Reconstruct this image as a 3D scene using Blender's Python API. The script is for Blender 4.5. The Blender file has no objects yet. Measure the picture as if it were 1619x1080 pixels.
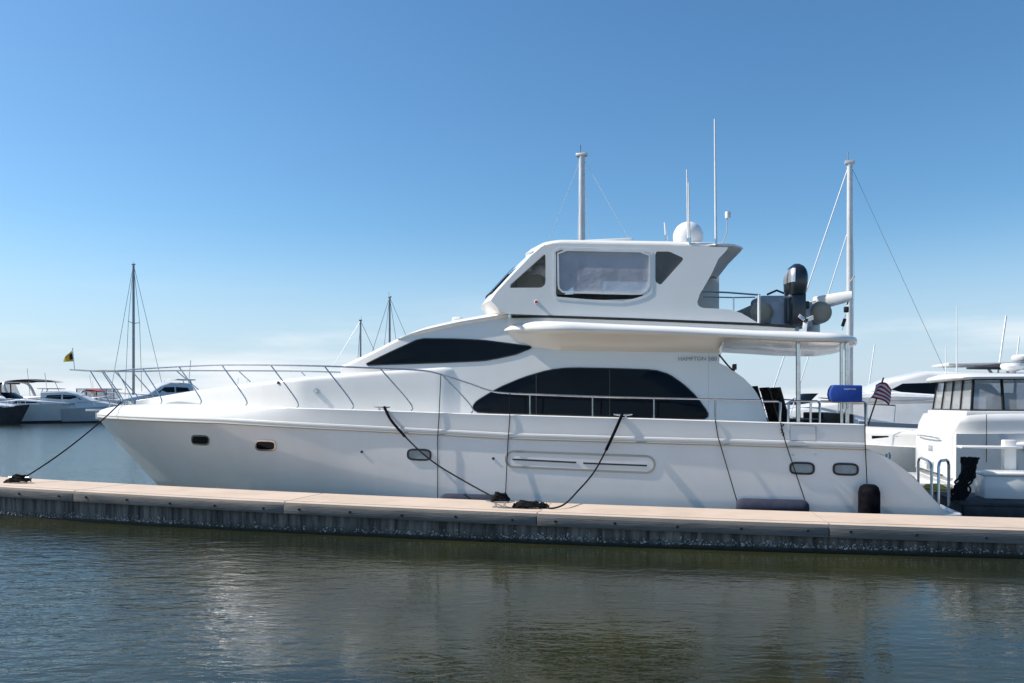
import bpy, bmesh, math, random
import numpy as np
from mathutils import Vector, Matrix

random.seed(7)
SC = bpy.context.scene
COL = SC.collection

# ------------------------------------------------------------------ camera
FPX, CXP, HOR, EYE = 1300.0, 809.5, 638.0, 2.25
cam_d = bpy.data.cameras.new('camera')
cam = bpy.data.objects.new('camera', cam_d)
COL.objects.link(cam)
cam.location = (0, 0, EYE)
cam.rotation_euler = (math.radians(90), 0, 0)
cam_d.sensor_width = 36
cam_d.lens = 36 * FPX / 1619
cam_d.shift_y = (HOR - 540) / 1619
cam_d.clip_end = 20000
SC.camera = cam

# ------------------------------------------------------------------ sky, sun, exposure
SUN_AZ, SUN_EL = math.radians(-81.5), math.radians(43)     # azimuth from +Y towards +X
world = bpy.data.worlds.new('World')
SC.world = world
world.use_nodes = True
wn, wl = world.node_tree.nodes, world.node_tree.links
wn.clear()
w_out = wn.new('ShaderNodeOutputWorld')
w_bg = wn.new('ShaderNodeBackground')
sky = wn.new('ShaderNodeTexSky')
sky.sky_type = 'NISHITA'
sky.sun_disc = False
sky.sun_elevation = SUN_EL
sky.sun_rotation = SUN_AZ
sky.air_density = 1.0
sky.dust_density = 0.6
sky.ozone_density = 6.0
w_bg.inputs['Strength'].default_value = 0.086
# thin cirrus low over the horizon
tc = wn.new('ShaderNodeTexCoord')
mp = wn.new('ShaderNodeMapping')
mp.inputs['Scale'].default_value = (2.2, 2.2, 15)
mp.inputs['Location'].default_value = (0.2551, 7.5219, 3.8949)
nz = wn.new('ShaderNodeTexNoise')
nz.inputs['Scale'].default_value = 1.3
nz.inputs['Detail'].default_value = 7
nz.inputs['Roughness'].default_value = 0.55
rmp = wn.new('ShaderNodeMapRange')
rmp.interpolation_type = 'SMOOTHSTEP'
rmp.inputs['From Min'].default_value = 0.44
rmp.inputs['From Max'].default_value = 0.72
sep = wn.new('ShaderNodeSeparateXYZ')
band = wn.new('ShaderNodeMapRange')
band.interpolation_type = 'SMOOTHSTEP'
band.inputs['From Min'].default_value = 0.15
band.inputs['From Max'].default_value = 0.03
mul = wn.new('ShaderNodeMath'); mul.operation = 'MULTIPLY'
mul2 = wn.new('ShaderNodeMath'); mul2.operation = 'MULTIPLY'; mul2.inputs[1].default_value = 0.75
mixc = wn.new('ShaderNodeMix'); mixc.data_type = 'RGBA'
mixc.inputs['B'].default_value = (6.4, 6.5, 6.6, 1)
wl.new(tc.outputs['Generated'], mp.inputs['Vector'])
wl.new(mp.outputs['Vector'], nz.inputs['Vector'])
wl.new(nz.outputs['Fac'], rmp.inputs['Value'])
wl.new(tc.outputs['Generated'], sep.inputs['Vector'])
wl.new(sep.outputs['Z'], band.inputs['Value'])
wl.new(rmp.outputs['Result'], mul.inputs[0])
wl.new(band.outputs['Result'], mul.inputs[1])
wl.new(mul.outputs[0], mul2.inputs[0])
wl.new(mul2.outputs[0], mixc.inputs['Factor'])
hsv = wn.new('ShaderNodeHueSaturation'); hsv.inputs['Saturation'].default_value = 1.13
wl.new(sky.outputs['Color'], hsv.inputs['Color'])
# pale haze along the whole horizon
hz = wn.new('ShaderNodeMapRange'); hz.interpolation_type = 'SMOOTHSTEP'
hz.inputs['From Min'].default_value = 0.22; hz.inputs['From Max'].default_value = 0.0; hz.inputs['To Max'].default_value = 0.8
mixh = wn.new('ShaderNodeMix'); mixh.data_type = 'RGBA'; mixh.inputs['B'].default_value = (3.6, 4.35, 5.35, 1)
wl.new(sep.outputs['Z'], hz.inputs['Value']); wl.new(hz.outputs['Result'], mixh.inputs['Factor'])
tint = wn.new('ShaderNodeMix'); tint.data_type = 'RGBA'; tint.blend_type = 'MULTIPLY'; tint.inputs['Factor'].default_value = 1.0
tint.inputs['B'].default_value = (0.96, 0.99, 0.90, 1)
wl.new(hsv.outputs['Color'], tint.inputs['A'])
wl.new(tint.outputs['Result'], mixh.inputs['A'])
wl.new(mixh.outputs['Result'], mixc.inputs['A'])
wl.new(mixc.outputs['Result'], w_bg.inputs['Color'])
wl.new(w_bg.outputs['Background'], w_out.inputs['Surface'])

sun_d = bpy.data.lights.new('sun', 'SUN')
sun_d.energy = 3.1
sun_d.angle = math.radians(0.53)
sun_d.color = (1.0, 0.94, 0.86)
sun = bpy.data.objects.new('sun', sun_d)
COL.objects.link(sun)
sdir = Vector((math.sin(SUN_AZ) * math.cos(SUN_EL), math.cos(SUN_AZ) * math.cos(SUN_EL), math.sin(SUN_EL)))
sun.rotation_euler = sdir.to_track_quat('Z', 'Y').to_euler()
sun.location = sdir * 60

SC.view_settings.view_transform = 'Standard'
SC.view_settings.look = 'None'
SC.view_settings.exposure = 0.95
SC.view_settings.gamma = 1.0
SC.render.engine = 'CYCLES'
SC.cycles.use_denoising = True
SC.cycles.max_bounces = 10
SC.cycles.transparent_max_bounces = 12

# ------------------------------------------------------------------ materials
MATS = {}
def mat(name, col, rough=0.4, metal=0.0, col2=None, vscale=3.0, vstretch=(1, 1, 1), vlo=0.4, vhi=0.65,
        bump=0.0, bscale=30.0, bstretch=(1, 1, 1), coat=0.0, spec=0.5, ior=1.5, alpha=None, rough2=None):
    m = bpy.data.materials.new(name)
    m.use_nodes = True
    n, l = m.node_tree.nodes, m.node_tree.links
    p = n['Principled BSDF']
    p.inputs['Base Color'].default_value = (*col, 1)
    p.inputs['Roughness'].default_value = rough
    p.inputs['Metallic'].default_value = metal
    p.inputs['Coat Weight'].default_value = coat
    p.inputs['Coat Roughness'].default_value = 0.06
    p.inputs['Specular IOR Level'].default_value = spec
    p.inputs['IOR'].default_value = ior
    if alpha is not None:
        p.inputs['Alpha'].default_value = alpha
    tcn = n.new('ShaderNodeTexCoord')
    if col2 is not None:
        mpn = n.new('ShaderNodeMapping'); mpn.inputs['Scale'].default_value = vstretch
        nn = n.new('ShaderNodeTexNoise'); nn.inputs['Scale'].default_value = vscale
        nn.inputs['Detail'].default_value = 6; nn.inputs['Roughness'].default_value = 0.6
        mr = n.new('ShaderNodeMapRange'); mr.inputs['From Min'].default_value = vlo; mr.inputs['From Max'].default_value = vhi
        mx = n.new('ShaderNodeMix'); mx.data_type = 'RGBA'
        mx.inputs['A'].default_value = (*col, 1); mx.inputs['B'].default_value = (*col2, 1)
        l.new(tcn.outputs['Object'], mpn.inputs['Vector']); l.new(mpn.outputs['Vector'], nn.inputs['Vector'])
        l.new(nn.outputs['Fac'], mr.inputs['Value']); l.new(mr.outputs['Result'], mx.inputs['Factor'])
        l.new(mx.outputs['Result'], p.inputs['Base Color'])
        if rough2 is not None:
            r2 = n.new('ShaderNodeMapRange'); r2.inputs['To Min'].default_value = rough; r2.inputs['To Max'].default_value = rough2
            l.new(mr.outputs['Result'], r2.inputs['Value']); l.new(r2.outputs['Result'], p.inputs['Roughness'])
    if bump > 0:
        mpb = n.new('ShaderNodeMapping'); mpb.inputs['Scale'].default_value = bstretch
        nb = n.new('ShaderNodeTexNoise'); nb.inputs['Scale'].default_value = bscale
        nb.inputs['Detail'].default_value = 5
        bp = n.new('ShaderNodeBump'); bp.inputs['Strength'].default_value = 1.0; bp.inputs['Distance'].default_value = bump
        l.new(tcn.outputs['Object'], mpb.inputs['Vector']); l.new(mpb.outputs['Vector'], nb.inputs['Vector'])
        l.new(nb.outputs['Fac'], bp.inputs['Height']); l.new(bp.outputs['Normal'], p.inputs['Normal'])
    MATS[name] = m
    return m

GEL = mat('white_gelcoat', (0.87, 0.845, 0.80), 0.24, coat=0.25, col2=(0.83, 0.80, 0.745), vscale=0.8, vstretch=(1, 1, 0.35),
          bump=0.004, bscale=0.9)
GEL2 = mat('aged_white_gelcoat', (0.70, 0.70, 0.69), 0.3, coat=0.2, col2=(0.63, 0.63, 0.61), vscale=0.9, bump=0.004, bscale=1.2)
HULLM = mat('hull_gelcoat', (0.86, 0.83, 0.785), 0.16, coat=0.5, col2=(0.82, 0.785, 0.73), vscale=1.1, vstretch=(1, 1, 0.3),
            bump=0.006, bscale=0.7)
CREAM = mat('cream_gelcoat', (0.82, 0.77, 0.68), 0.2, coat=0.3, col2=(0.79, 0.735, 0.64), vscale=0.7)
NONSKID = mat('deck_nonskid', (0.72, 0.71, 0.68), 0.7, col2=(0.66, 0.64, 0.6), vscale=5, bump=0.002, bscale=120)
GLASS = mat('black_glass', (0.003, 0.005, 0.009), 0.05, spec=0.13, col2=(0.005, 0.007, 0.012), vscale=0.6)
PORTG = mat('grey_port_glass', (0.30, 0.33, 0.34), 0.08, spec=0.7, col2=(0.22, 0.25, 0.26), vscale=6)
RUBBER = mat('black_rubber', (0.012, 0.012, 0.013), 0.5, col2=(0.03, 0.03, 0.03), vscale=12)
STEEL = mat('stainless_steel', (0.62, 0.62, 0.62), 0.2, metal=1.0, col2=(0.5, 0.49, 0.47), vscale=9)
ROPE = mat('black_rope', (0.007, 0.007, 0.008), 0.9, spec=0.2, col2=(0.018, 0.017, 0.016), vscale=60, bump=0.004, bscale=140)
NAVY = mat('navy_fender_cover', (0.016, 0.021, 0.042), 0.9, col2=(0.026, 0.033, 0.058), vscale=5, bump=0.006, bscale=14)
BLACKFAB = mat('black_fender_cover', (0.002, 0.0022, 0.004), 0.95, spec=0.1, col2=(0.009, 0.009, 0.013), vscale=8, bump=0.004, bscale=20)
BLUE = mat('blue_canvas', (0.010, 0.055, 0.30), 0.75, col2=(0.014, 0.07, 0.36), vscale=4, bump=0.006, bscale=9)
BROWN = mat('brown_canvas', (0.085, 0.06, 0.045), 0.85, col2=(0.05, 0.036, 0.03), vscale=4, bump=0.004, bscale=16)
TEAKD = mat('dark_teak', (0.045, 0.03, 0.022), 0.6, col2=(0.08, 0.055, 0.038), vscale=8, vstretch=(1, 1, 6))
TUBEM = mat('beige_hypalon', (0.36, 0.31, 0.23), 0.6, col2=(0.30, 0.26, 0.19), vscale=5, bump=0.003, bscale=14)
GREYPVC = mat('grey_hypalon', (0.42, 0.44, 0.47), 0.5, col2=(0.34, 0.36, 0.39), vscale=5)
COWL = mat('outboard_paint', (0.03, 0.034, 0.042), 0.33, metal=0.55, coat=0.5, col2=(0.04, 0.045, 0.052), vscale=4)
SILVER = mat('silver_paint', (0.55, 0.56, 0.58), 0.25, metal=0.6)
VINYL = mat('clear_vinyl', (0.60, 0.60, 0.66), 0.22, alpha=0.62, bump=0.03, bscale=2.6, col2=(0.5, 0.5, 0.58), vscale=2)
TINT = mat('smoked_vinyl', (0.10, 0.085, 0.075), 0.15, alpha=0.72)
CLEARG = mat('clear_glass', (0.16, 0.17, 0.15), 0.05, alpha=0.2, spec=0.8)
WHITEP = mat('white_paint', (0.8, 0.8, 0.79), 0.35, col2=(0.72, 0.72, 0.70), vscale=4)
MASTM = mat('pale_aluminium', (0.66, 0.65, 0.64), 0.4, metal=0.25, col2=(0.55, 0.54, 0.52), vscale=2)
DMAST = mat('dark_aluminium', (0.26, 0.27, 0.29), 0.45, metal=0.3, col2=(0.33, 0.34, 0.35), vscale=2)
WIRE = mat('rigging_wire', (0.32, 0.33, 0.35), 0.4, metal=0.5)
WWIRE = mat('white_rigging', (0.75, 0.75, 0.75), 0.5)
REDP = mat('red_lens', (0.55, 0.02, 0.015), 0.3)
TAN = mat('tan_upholstery', (0.5, 0.43, 0.32), 0.7, col2=(0.43, 0.37, 0.27), vscale=4)
LETTER = mat('grey_lettering', (0.24, 0.25, 0.26), 0.3, metal=0.4)
WTEXT = mat('white_lettering', (0.75, 0.77, 0.8), 0.5)
GROOVE = mat('dark_groove', (0.03, 0.03, 0.032), 0.5)
TRIM = mat('beige_trim', (0.40, 0.37, 0.31), 0.35, metal=0.2)
FRED = mat('flag_red', (0.36, 0.022, 0.035), 0.85)
FWHITE = mat('flag_white', (0.68, 0.64, 0.68), 0.85)
FNAVY = mat('flag_navy', (0.03, 0.03, 0.10), 0.85)
FYEL = mat('flag_yellow', (0.70, 0.46, 0.035), 0.8)
FBLK = mat('flag_black', (0.02, 0.015, 0.014), 0.8)
YELLOW = mat('yellow_cord', (0.65, 0.45, 0.04), 0.5)
DCANVAS = mat('black_canvas', (0.014, 0.015, 0.02), 0.8, col2=(0.03, 0.03, 0.036), vscale=3)
BOOT = mat('dark_bottom_paint', (0.02, 0.022, 0.03), 0.6, col2=(0.04, 0.04, 0.045), vscale=2)
GREYHULL = mat('grey_hull', (0.50, 0.51, 0.53), 0.25, coat=0.3, col2=(0.44, 0.45, 0.47), vscale=0.8)
REDCAN = mat('red_canvas', (0.42, 0.05, 0.04), 0.8)
CONC = mat('deck_concrete', (0.60, 0.475, 0.375), 0.9, col2=(0.52, 0.41, 0.32), vscale=1.2, bump=0.004, bscale=45)
WALER = mat('weathered_waler', (0.175, 0.165, 0.15), 0.85, col2=(0.11, 0.108, 0.105), vscale=3.5, vstretch=(0.35, 1, 3), bump=0.006, bscale=14, bstretch=(0.25, 1, 4))
BOLT = mat('rusty_bolt', (0.05, 0.04, 0.036), 0.7, metal=0.4)
SHELL = mat('barnacle_shell', (0.66, 0.66, 0.62), 0.85, col2=(0.25, 0.26, 0.25), vscale=9, vlo=0.35, vhi=0.6)
DARKDOCK = mat('dark_dock_timber', (0.035, 0.038, 0.042), 0.8, col2=(0.07, 0.07, 0.07), vscale=3)

# concrete float: vertical run-off streaks, algae towards the waterline
def float_mat():
    m = mat('stained_float_concrete', (0.15, 0.14, 0.13), 0.9, bump=0.012, bscale=9)
    n, l = m.node_tree.nodes, m.node_tree.links
    p = n['Principled BSDF']
    t = n.new('ShaderNodeTexCoord')
    m1 = n.new('ShaderNodeMapping'); m1.inputs['Scale'].default_value = (5.5, 5.5, 0.5)
    n1 = n.new('ShaderNodeTexNoise'); n1.inputs['Scale'].default_value = 1.6; n1.inputs['Detail'].default_value = 5
    n1.inputs['Roughness'].default_value = 0.7
    r1 = n.new('ShaderNodeValToRGB')
    r1.color_ramp.elements[0].position = 0.36; r1.color_ramp.elements[0].color = (0.045, 0.04, 0.036, 1)
    r1.color_ramp.elements[1].position = 0.66; r1.color_ramp.elements[1].color = (0.27, 0.245, 0.22, 1)
    e = r1.color_ramp.elements.new(0.5); e.color = (0.15, 0.132, 0.118, 1)
    n2 = n.new('ShaderNodeTexNoise'); n2.inputs['Scale'].default_value = 1.1; n2.inputs['Detail'].default_value = 4
    mx = n.new('ShaderNodeMix'); mx.data_type = 'RGBA'; mx.blend_type = 'MULTIPLY'; mx.inputs['Factor'].default_value = 0.7
    r2 = n.new('ShaderNodeValToRGB')
    r2.color_ramp.elements[0].position = 0.35; r2.color_ramp.elements[0].color = (0.5, 0.52, 0.53, 1)
    r2.color_ramp.elements[1].position = 0.65; r2.color_ramp.elements[1].color = (1.1, 1.05, 1.0, 1)
    sp = n.new('ShaderNodeSeparateXYZ')
    al = n.new('ShaderNodeMapRange'); al.inputs['From Min'].default_value = 0.16; al.inputs['From Max'].default_value = 0.02
    mx2 = n.new('ShaderNodeMix'); mx2.data_type = 'RGBA'; mx2.inputs['B'].default_value = (0.018, 0.021, 0.014, 1)
    l.new(t.outputs['Object'], m1.inputs['Vector']); l.new(m1.outputs['Vector'], n1.inputs['Vector'])
    l.new(n1.outputs['Fac'], r1.inputs['Fac']); l.new(t.outputs['Object'], n2.inputs['Vector'])
    l.new(n2.outputs['Fac'], r2.inputs['Fac'])
    l.new(r1.outputs['Color'], mx.inputs['A']); l.new(r2.outputs['Color'], mx.inputs['B'])
    l.new(t.outputs['Object'], sp.inputs['Vector']); l.new(sp.outputs['Z'], al.inputs['Value'])
    l.new(al.outputs['Result'], mx2.inputs['Factor']); l.new(mx.outputs['Result'], mx2.inputs['A'])
    l.new(mx2.outputs['Result'], p.inputs['Base Color'])
    return m
FLOATM = float_mat()

def water_mat():
    m = bpy.data.materials.new('harbour_water')
    m.use_nodes = True
    n, l = m.node_tree.nodes, m.node_tree.links
    p = n['Principled BSDF']
    p.inputs['Roughness'].default_value = 0.04
    p.inputs['IOR'].default_value = 1.333
    t = n.new('ShaderNodeTexCoord')
    # body colour: green brown, patchy
    nc = n.new('ShaderNodeTexNoise'); nc.inputs['Scale'].default_value = 0.35; nc.inputs['Detail'].default_value = 3
    rc = n.new('ShaderNodeValToRGB')
    rc.color_ramp.elements[0].position = 0.35; rc.color_ramp.elements[0].color = (0.014, 0.018, 0.010, 1)
    rc.color_ramp.elements[1].position = 0.7; rc.color_ramp.elements[1].color = (0.034, 0.035, 0.011, 1)
    l.new(t.outputs['Object'], nc.inputs['Vector']); l.new(nc.outputs['Fac'], rc.inputs['Fac'])
    l.new(rc.outputs['Color'], p.inputs['Base Color'])
    # wind-ruffled open basin (far side and left), calmer lee between the docks
    sp = n.new('ShaderNodeSeparateXYZ'); l.new(t.outputs['Object'], sp.inputs['Vector'])
    ra = n.new('ShaderNodeMapRange'); ra.interpolation_type = 'SMOOTHSTEP'
    ra.inputs['From Min'].default_value = 15; ra.inputs['From Max'].default_value = 24
    rb = n.new('ShaderNodeMapRange'); rb.interpolation_type = 'SMOOTHSTEP'
    rb.inputs['From Min'].default_value = -0.5; rb.inputs['From Max'].default_value = -6.0
    l.new(sp.outputs['Y'], ra.inputs['Value']); l.new(sp.outputs['X'], rb.inputs['Value'])
    rgh = n.new('ShaderNodeMapRange'); rgh.inputs['To Min'].default_value = 0.04; rgh.inputs['To Max'].default_value = 0.14
    l.new(ra.outputs['Result'], rgh.inputs['Value']); l.new(rgh.outputs['Result'], p.inputs['Roughness'])
    inv = n.new('ShaderNodeMath'); inv.operation = 'SUBTRACT'; inv.inputs[0].default_value = 1.0
    l.new(ra.outputs['Result'], inv.inputs[1])
    rbm = n.new('ShaderNodeMath'); rbm.operation = 'MULTIPLY'
    l.new(rb.outputs['Result'], rbm.inputs[0]); l.new(inv.outputs[0], rbm.inputs[1])
    m1 = n.new('ShaderNodeMath'); m1.operation = 'MULTIPLY_ADD'; m1.inputs[1].default_value = 0.24; m1.inputs[2].default_value = 0.11
    m2 = n.new('ShaderNodeMath'); m2.operation = 'MULTIPLY_ADD'; m2.inputs[1].default_value = 0.34
    l.new(ra.outputs['Result'], m1.inputs[0]); l.new(rbm.outputs[0], m2.inputs[0]); l.new(m1.outputs[0], m2.inputs[2])
    prev = None
    # (scale, stretch, rotation, height, detail)
    for sc_, st, rot, dist, det in ((0.5, (1, 1.6, 1), 25, 0.075, 2), (2.4, (0.8, 1.9, 1), 28, 0.065, 3), (8.0, (0.75, 1.7, 1), 22, 0.024, 3)):
        mpn = n.new('ShaderNodeMapping'); mpn.inputs['Scale'].default_value = st
        mpn.inputs['Rotation'].default_value = (0, 0, math.radians(rot))
        nn = n.new('ShaderNodeTexNoise'); nn.inputs['Scale'].default_value = sc_; nn.inputs['Detail'].default_value = det
        nn.inputs['Roughness'].default_value = 0.5; nn.inputs['Distortion'].default_value = 0.6
        b = n.new('ShaderNodeBump'); b.inputs['Distance'].default_value = dist
        l.new(m2.outputs[0], b.inputs['Strength'])
        l.new(t.outputs['Object'], mpn.inputs['Vector']); l.new(mpn.outputs['Vector'], nn.inputs['Vector'])
        l.new(nn.outputs['Fac'], b.inputs['Height'])
        if prev is not None:
            l.new(prev.outputs['Normal'], b.inputs['Normal'])
        prev = b
    l.new(prev.outputs['Normal'], p.inputs['Normal'])
    return m
WATER = water_mat()

# ------------------------------------------------------------------ mesh helpers
class MB:
    def __init__(self):
        self.v, self.f, self.mi = [], [], []
    def add(self, vs, fs, mi=0):
        o = len(self.v)
        self.v += [tuple(float(c) for c in p) for p in vs]
        self.f += [tuple(i + o for i in f) for f in fs]
        self.mi += [mi] * len(fs)
        return self
    def box(self, c, s, rot=None):
        hx, hy, hz = s[0] / 2, s[1] / 2, s[2] / 2
        vs = [Vector((x, y, z)) for z in (-hz, hz) for y in (-hy, hy) for x in (-hx, hx)]
        if rot is not None:
            vs = [rot @ q for q in vs]
        vs = [q + Vector(c) for q in vs]
        return self.add(vs, [(0, 2, 3, 1), (4, 5, 7, 6), (0, 1, 5, 4), (2, 6, 7, 3), (0, 4, 6, 2), (1, 3, 7, 5)])
    def grid(self, rows, closed=False, cap=False):
        nr, nc = len(rows), len(rows[0])
        vs = [p for r in rows for p in r]
        fs = []
        for i in range(nr - 1):
            for j in range(nc if closed else nc - 1):
                k = (j + 1) % nc
                fs.append((i * nc + j, i * nc + k, (i + 1) * nc + k, (i + 1) * nc + j))
        if cap:
            fs.append(tuple(range(nc)))
            fs.append(tuple((nr - 1) * nc + j for j in range(nc)))
        return self.add(vs, fs)
    def tube(self, pts, r, n=8, cap=True):
        pts = [Vector(p) for p in pts]
        rs = r if isinstance(r, (list, tuple)) else [r] * len(pts)
        tan = []
        for i in range(len(pts)):
            a = pts[max(0, i - 1)]; b = pts[min(len(pts) - 1, i + 1)]
            tan.append((b - a).normalized())
        up = Vector((0, 0, 1)) if abs(tan[0].z) < 0.9 else Vector((1, 0, 0))
        nrm = (up - tan[0] * up.dot(tan[0])).normalized()
        rows = []
        for i, p in enumerate(pts):
            nrm = (nrm - tan[i] * nrm.dot(tan[i]))
            nrm = nrm.normalized() if nrm.length > 1e-6 else Vector((1, 0, 0))
            bi = tan[i].cross(nrm)
            rows.append([p + (nrm * math.cos(a) + bi * math.sin(a)) * rs[i] for a in [2 * math.pi * k / n for k in range(n)]])
        return self.grid(rows, closed=True, cap=cap)
    def lathe(self, prof, c=(0, 0, 0), n=20, axis='z', cap=True):
        rows = []
        for r, h in prof:
            row = []
            for k in range(n):
                a = 2 * math.pi * k / n
                x, y = r * math.cos(a), r * math.sin(a)
                q = (x, y, h) if axis == 'z' else ((h, x, y) if axis == 'x' else (y, h, x))
                row.append((q[0] + c[0], q[1] + c[1], q[2] + c[2]))
            rows.append(row)
        return self.grid(rows, closed=True, cap=cap)
    def build(self, name, m, parent=None, smooth=True, ang=38, bevel=0.0, seg=2):
        me = bpy.data.meshes.new(name)
        me.from_pydata(self.v, [], self.f)
        ms = m if isinstance(m, (list, tuple)) else [m]
        for q in ms:
            me.materials.append(q)
        if len(ms) > 1:
            for pl, k in zip(me.polygons, self.mi):
                pl.material_index = k
        bm = bmesh.new(); bm.from_mesh(me)
        bmesh.ops.remove_doubles(bm, verts=bm.verts, dist=1e-5)
        bmesh.ops.recalc_face_normals(bm, faces=bm.faces)
        if bevel > 0:
            es = [e for e in bm.edges if len(e.link_faces) == 2 and e.calc_face_angle(0) > math.radians(30)]
            bmesh.ops.bevel(bm, geom=es, offset=bevel, segments=seg, profile=0.5, affect='EDGES', clamp_overlap=True)
        bm.to_mesh(me); bm.free()
        if smooth:
            for pl in me.polygons:
                pl.use_smooth = True
            me.set_sharp_from_angle(angle=math.radians(ang))
        ob = bpy.data.objects.new(name, me)
        COL.objects.link(ob)
        if parent is not None:
            ob.parent = parent
        return ob

def tag(o, label=None, cat=None, group=None, kind=None):
    if label: o['label'] = label
    if cat: o['category'] = cat
    if group: o['group'] = group
    if kind: o['kind'] = kind
    return o
def thing(name, label, cat, loc=(0, 0, 0), rz=0, group=None):
    o = bpy.data.objects.new(name, None)
    o.empty_display_size = 0.2
    COL.objects.link(o)
    o.location = loc; o.rotation_euler = (0, 0, rz)
    return tag(o, label, cat, group)
def spline(pts, n=6):
    pts = [Vector(p) for p in pts]
    if len(pts) < 3:
        return pts
    P = [pts[0] * 2 - pts[1]] + pts + [pts[-1] * 2 - pts[-2]]
    out = []
    for i in range(1, len(P) - 2):
        for k in range(n):
            t = k / n
            a, b, c, d = P[i - 1], P[i], P[i + 1], P[i + 2]
            out.append(0.5 * ((2 * b) + (c - a) * t + (2 * a - 5 * b + 4 * c - d) * t * t + (3 * b - a - 3 * c + d) * t ** 3))
    out.append(pts[-1])
    return out
def chaikin(poly, it=2, q=0.25):
    for _ in range(it):
        o = []
        for i in range(len(poly)):
            a, b = poly[i], poly[(i + 1) % len(poly)]
            o += [(a[0] * (1 - q) + b[0] * q, a[1] * (1 - q) + b[1] * q), (a[0] * q + b[0] * (1 - q), a[1] * q + b[1] * (1 - q))]
        poly = o
    return poly
def densify(poly, step):
    o = []
    for i in range(len(poly)):
        a, b = poly[i], poly[(i + 1) % len(poly)]
        d = math.hypot(b[0] - a[0], b[1] - a[1]); k = max(1, int(d / step))
        o += [(a[0] + (b[0] - a[0]) * t / k, a[1] + (b[1] - a[1]) * t / k) for t in range(k)]
    return o
def patch(mb, poly, surf, off, rim=0.03, scales=(1.0, 0.985, 0.75, 0.5, 0.25, 0.06), sgn=1, step=0.15):
    """window pane: outline in (x,z) laid on a side surface y=surf(x,z), proud by off, with a rim going in"""
    poly = densify(poly, step)
    cx = sum(p[0] for p in poly) / len(poly); cz = sum(p[1] for p in poly) / len(poly)
    rows = [[(x, sgn * (surf(x, z) + rim), z) for x, z in poly]]
    for k, s in enumerate(scales):
        o = off * (0.4 if k == 0 else 1)
        r = []
        for x, z in poly:
            X, Z = cx + (x - cx) * s, cz + (z - cz) * s
            r.append((X, sgn * (surf(X, Z) - o), Z))
        rows.append(r)
    mb.grid(rows, closed=True)
    nc = len(poly); b = len(mb.v) - nc
    mb.f.append(tuple(range(b, b + nc))); mb.mi.append(0)
    return mb
def ring(mb, poly, surf, off, width, sgn=1, step=0.1, depth=0.02):
    """flat frame round an outline on a side surface"""
    poly = densify(poly, step)
    n = len(poly)
    rows = [[], [], [], []]
    for i in range(n):
        a, b = poly[i - 1], poly[(i + 1) % n]
        tx, tz = b[0] - a[0], b[1] - a[1]
        d = math.hypot(tx, tz) or 1
        nx, nzz = tz / d, -tx / d
        p = poly[i]
        q0 = (p[0] - nx * width / 2, p[1] - nzz * width / 2); q1 = (p[0] + nx * width / 2, p[1] + nzz * width / 2)
        for r, (q, o) in zip(rows, ((q0, -depth), (q0, off), (q1, off), (q1, -depth))):
            r.append((q[0], sgn * (surf(*q) - o), q[1]))
    return mb.grid(rows, closed=True)
def sheet(mb, outer, holes, surf, thick, sgn=1, step=0.12):
    """side panel with real openings: outline and holes in (x,z), thickness inwards"""
    bm = bmesh.new()
    loops = [densify(outer, step)] + [densify(h, step) for h in holes]
    edges = []
    for lp in loops:
        vs = [bm.verts.new((p[0], 0, p[1])) for p in lp]
        edges += [bm.edges.new((vs[i], vs[(i + 1) % len(vs)])) for i in range(len(vs))]
    bmesh.ops.triangle_fill(bm, use_beauty=True, use_dissolve=False, edges=edges)
    bm.verts.index_update()
    vs = [(v.co.x, v.co.z) for v in bm.verts]
    fs = [tuple(v.index for v in f.verts) for f in bm.faces]
    bm.free()
    n = len(vs)
    A = [(x, sgn * surf(x, z), z) for x, z in vs] + [(x, sgn * (surf(x, z) + thick), z) for x, z in vs]
    F = fs + [tuple(reversed([i + n for i in f])) for f in fs]
    o = 0
    for lp in loops:
        k = len(lp)
        F += [(o + i, o + (i + 1) % k, n + o + (i + 1) % k, n + o + i) for i in range(k)]
        o += k
    return mb.add(A, F)

# ------------------------------------------------------------------ yacht frame
# x runs from the bow aft, y to starboard (away from the viewer), z up from the water
OX, OY, PSI = -10.42, 20.40, math.radians(13.8)
cP, sP = math.cos(PSI), math.sin(PSI)
def to_local(X, Y):
    return ((X - OX) * cP - (Y - OY) * sP, (X - OX) * sP + (Y - OY) * cP)
def to_world(x, y, z=0.0):
    return Vector((OX + x * cP + y * sP, OY - x * sP + y * cP, z))
C0 = to_local(0, 0)
def U(px, py, yl):
    """where the sight line through a picture point meets the side surface y = yl"""
    dx = (px - CXP) / FPX; dz = (HOR - py) / FPX
    d = (dx * cP - sP, dx * sP + cP)
    y = yl if not callable(yl) else -2.0
    for _ in range(1 if not callable(yl) else 25):
        t = (y - C0[1]) / d[1]
        x, z = C0[0] + d[0] * t, EYE + dz * t
        if callable(yl):
            y = 0.5 * y + 0.5 * yl(x, z)
    return x, z
def UZ(px, py, z):
    t = (z - EYE) * FPX / (HOR - py)
    return to_local((px - CXP) / FPX * t, t)
def prof(pl, yl):
    q = sorted(U(a, b, yl) for a, b in pl)
    xs = np.array([p[0] for p in q]); zs = np.array([p[1] for p in q])
    return lambda x: float(np.interp(x, xs, zs))

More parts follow.
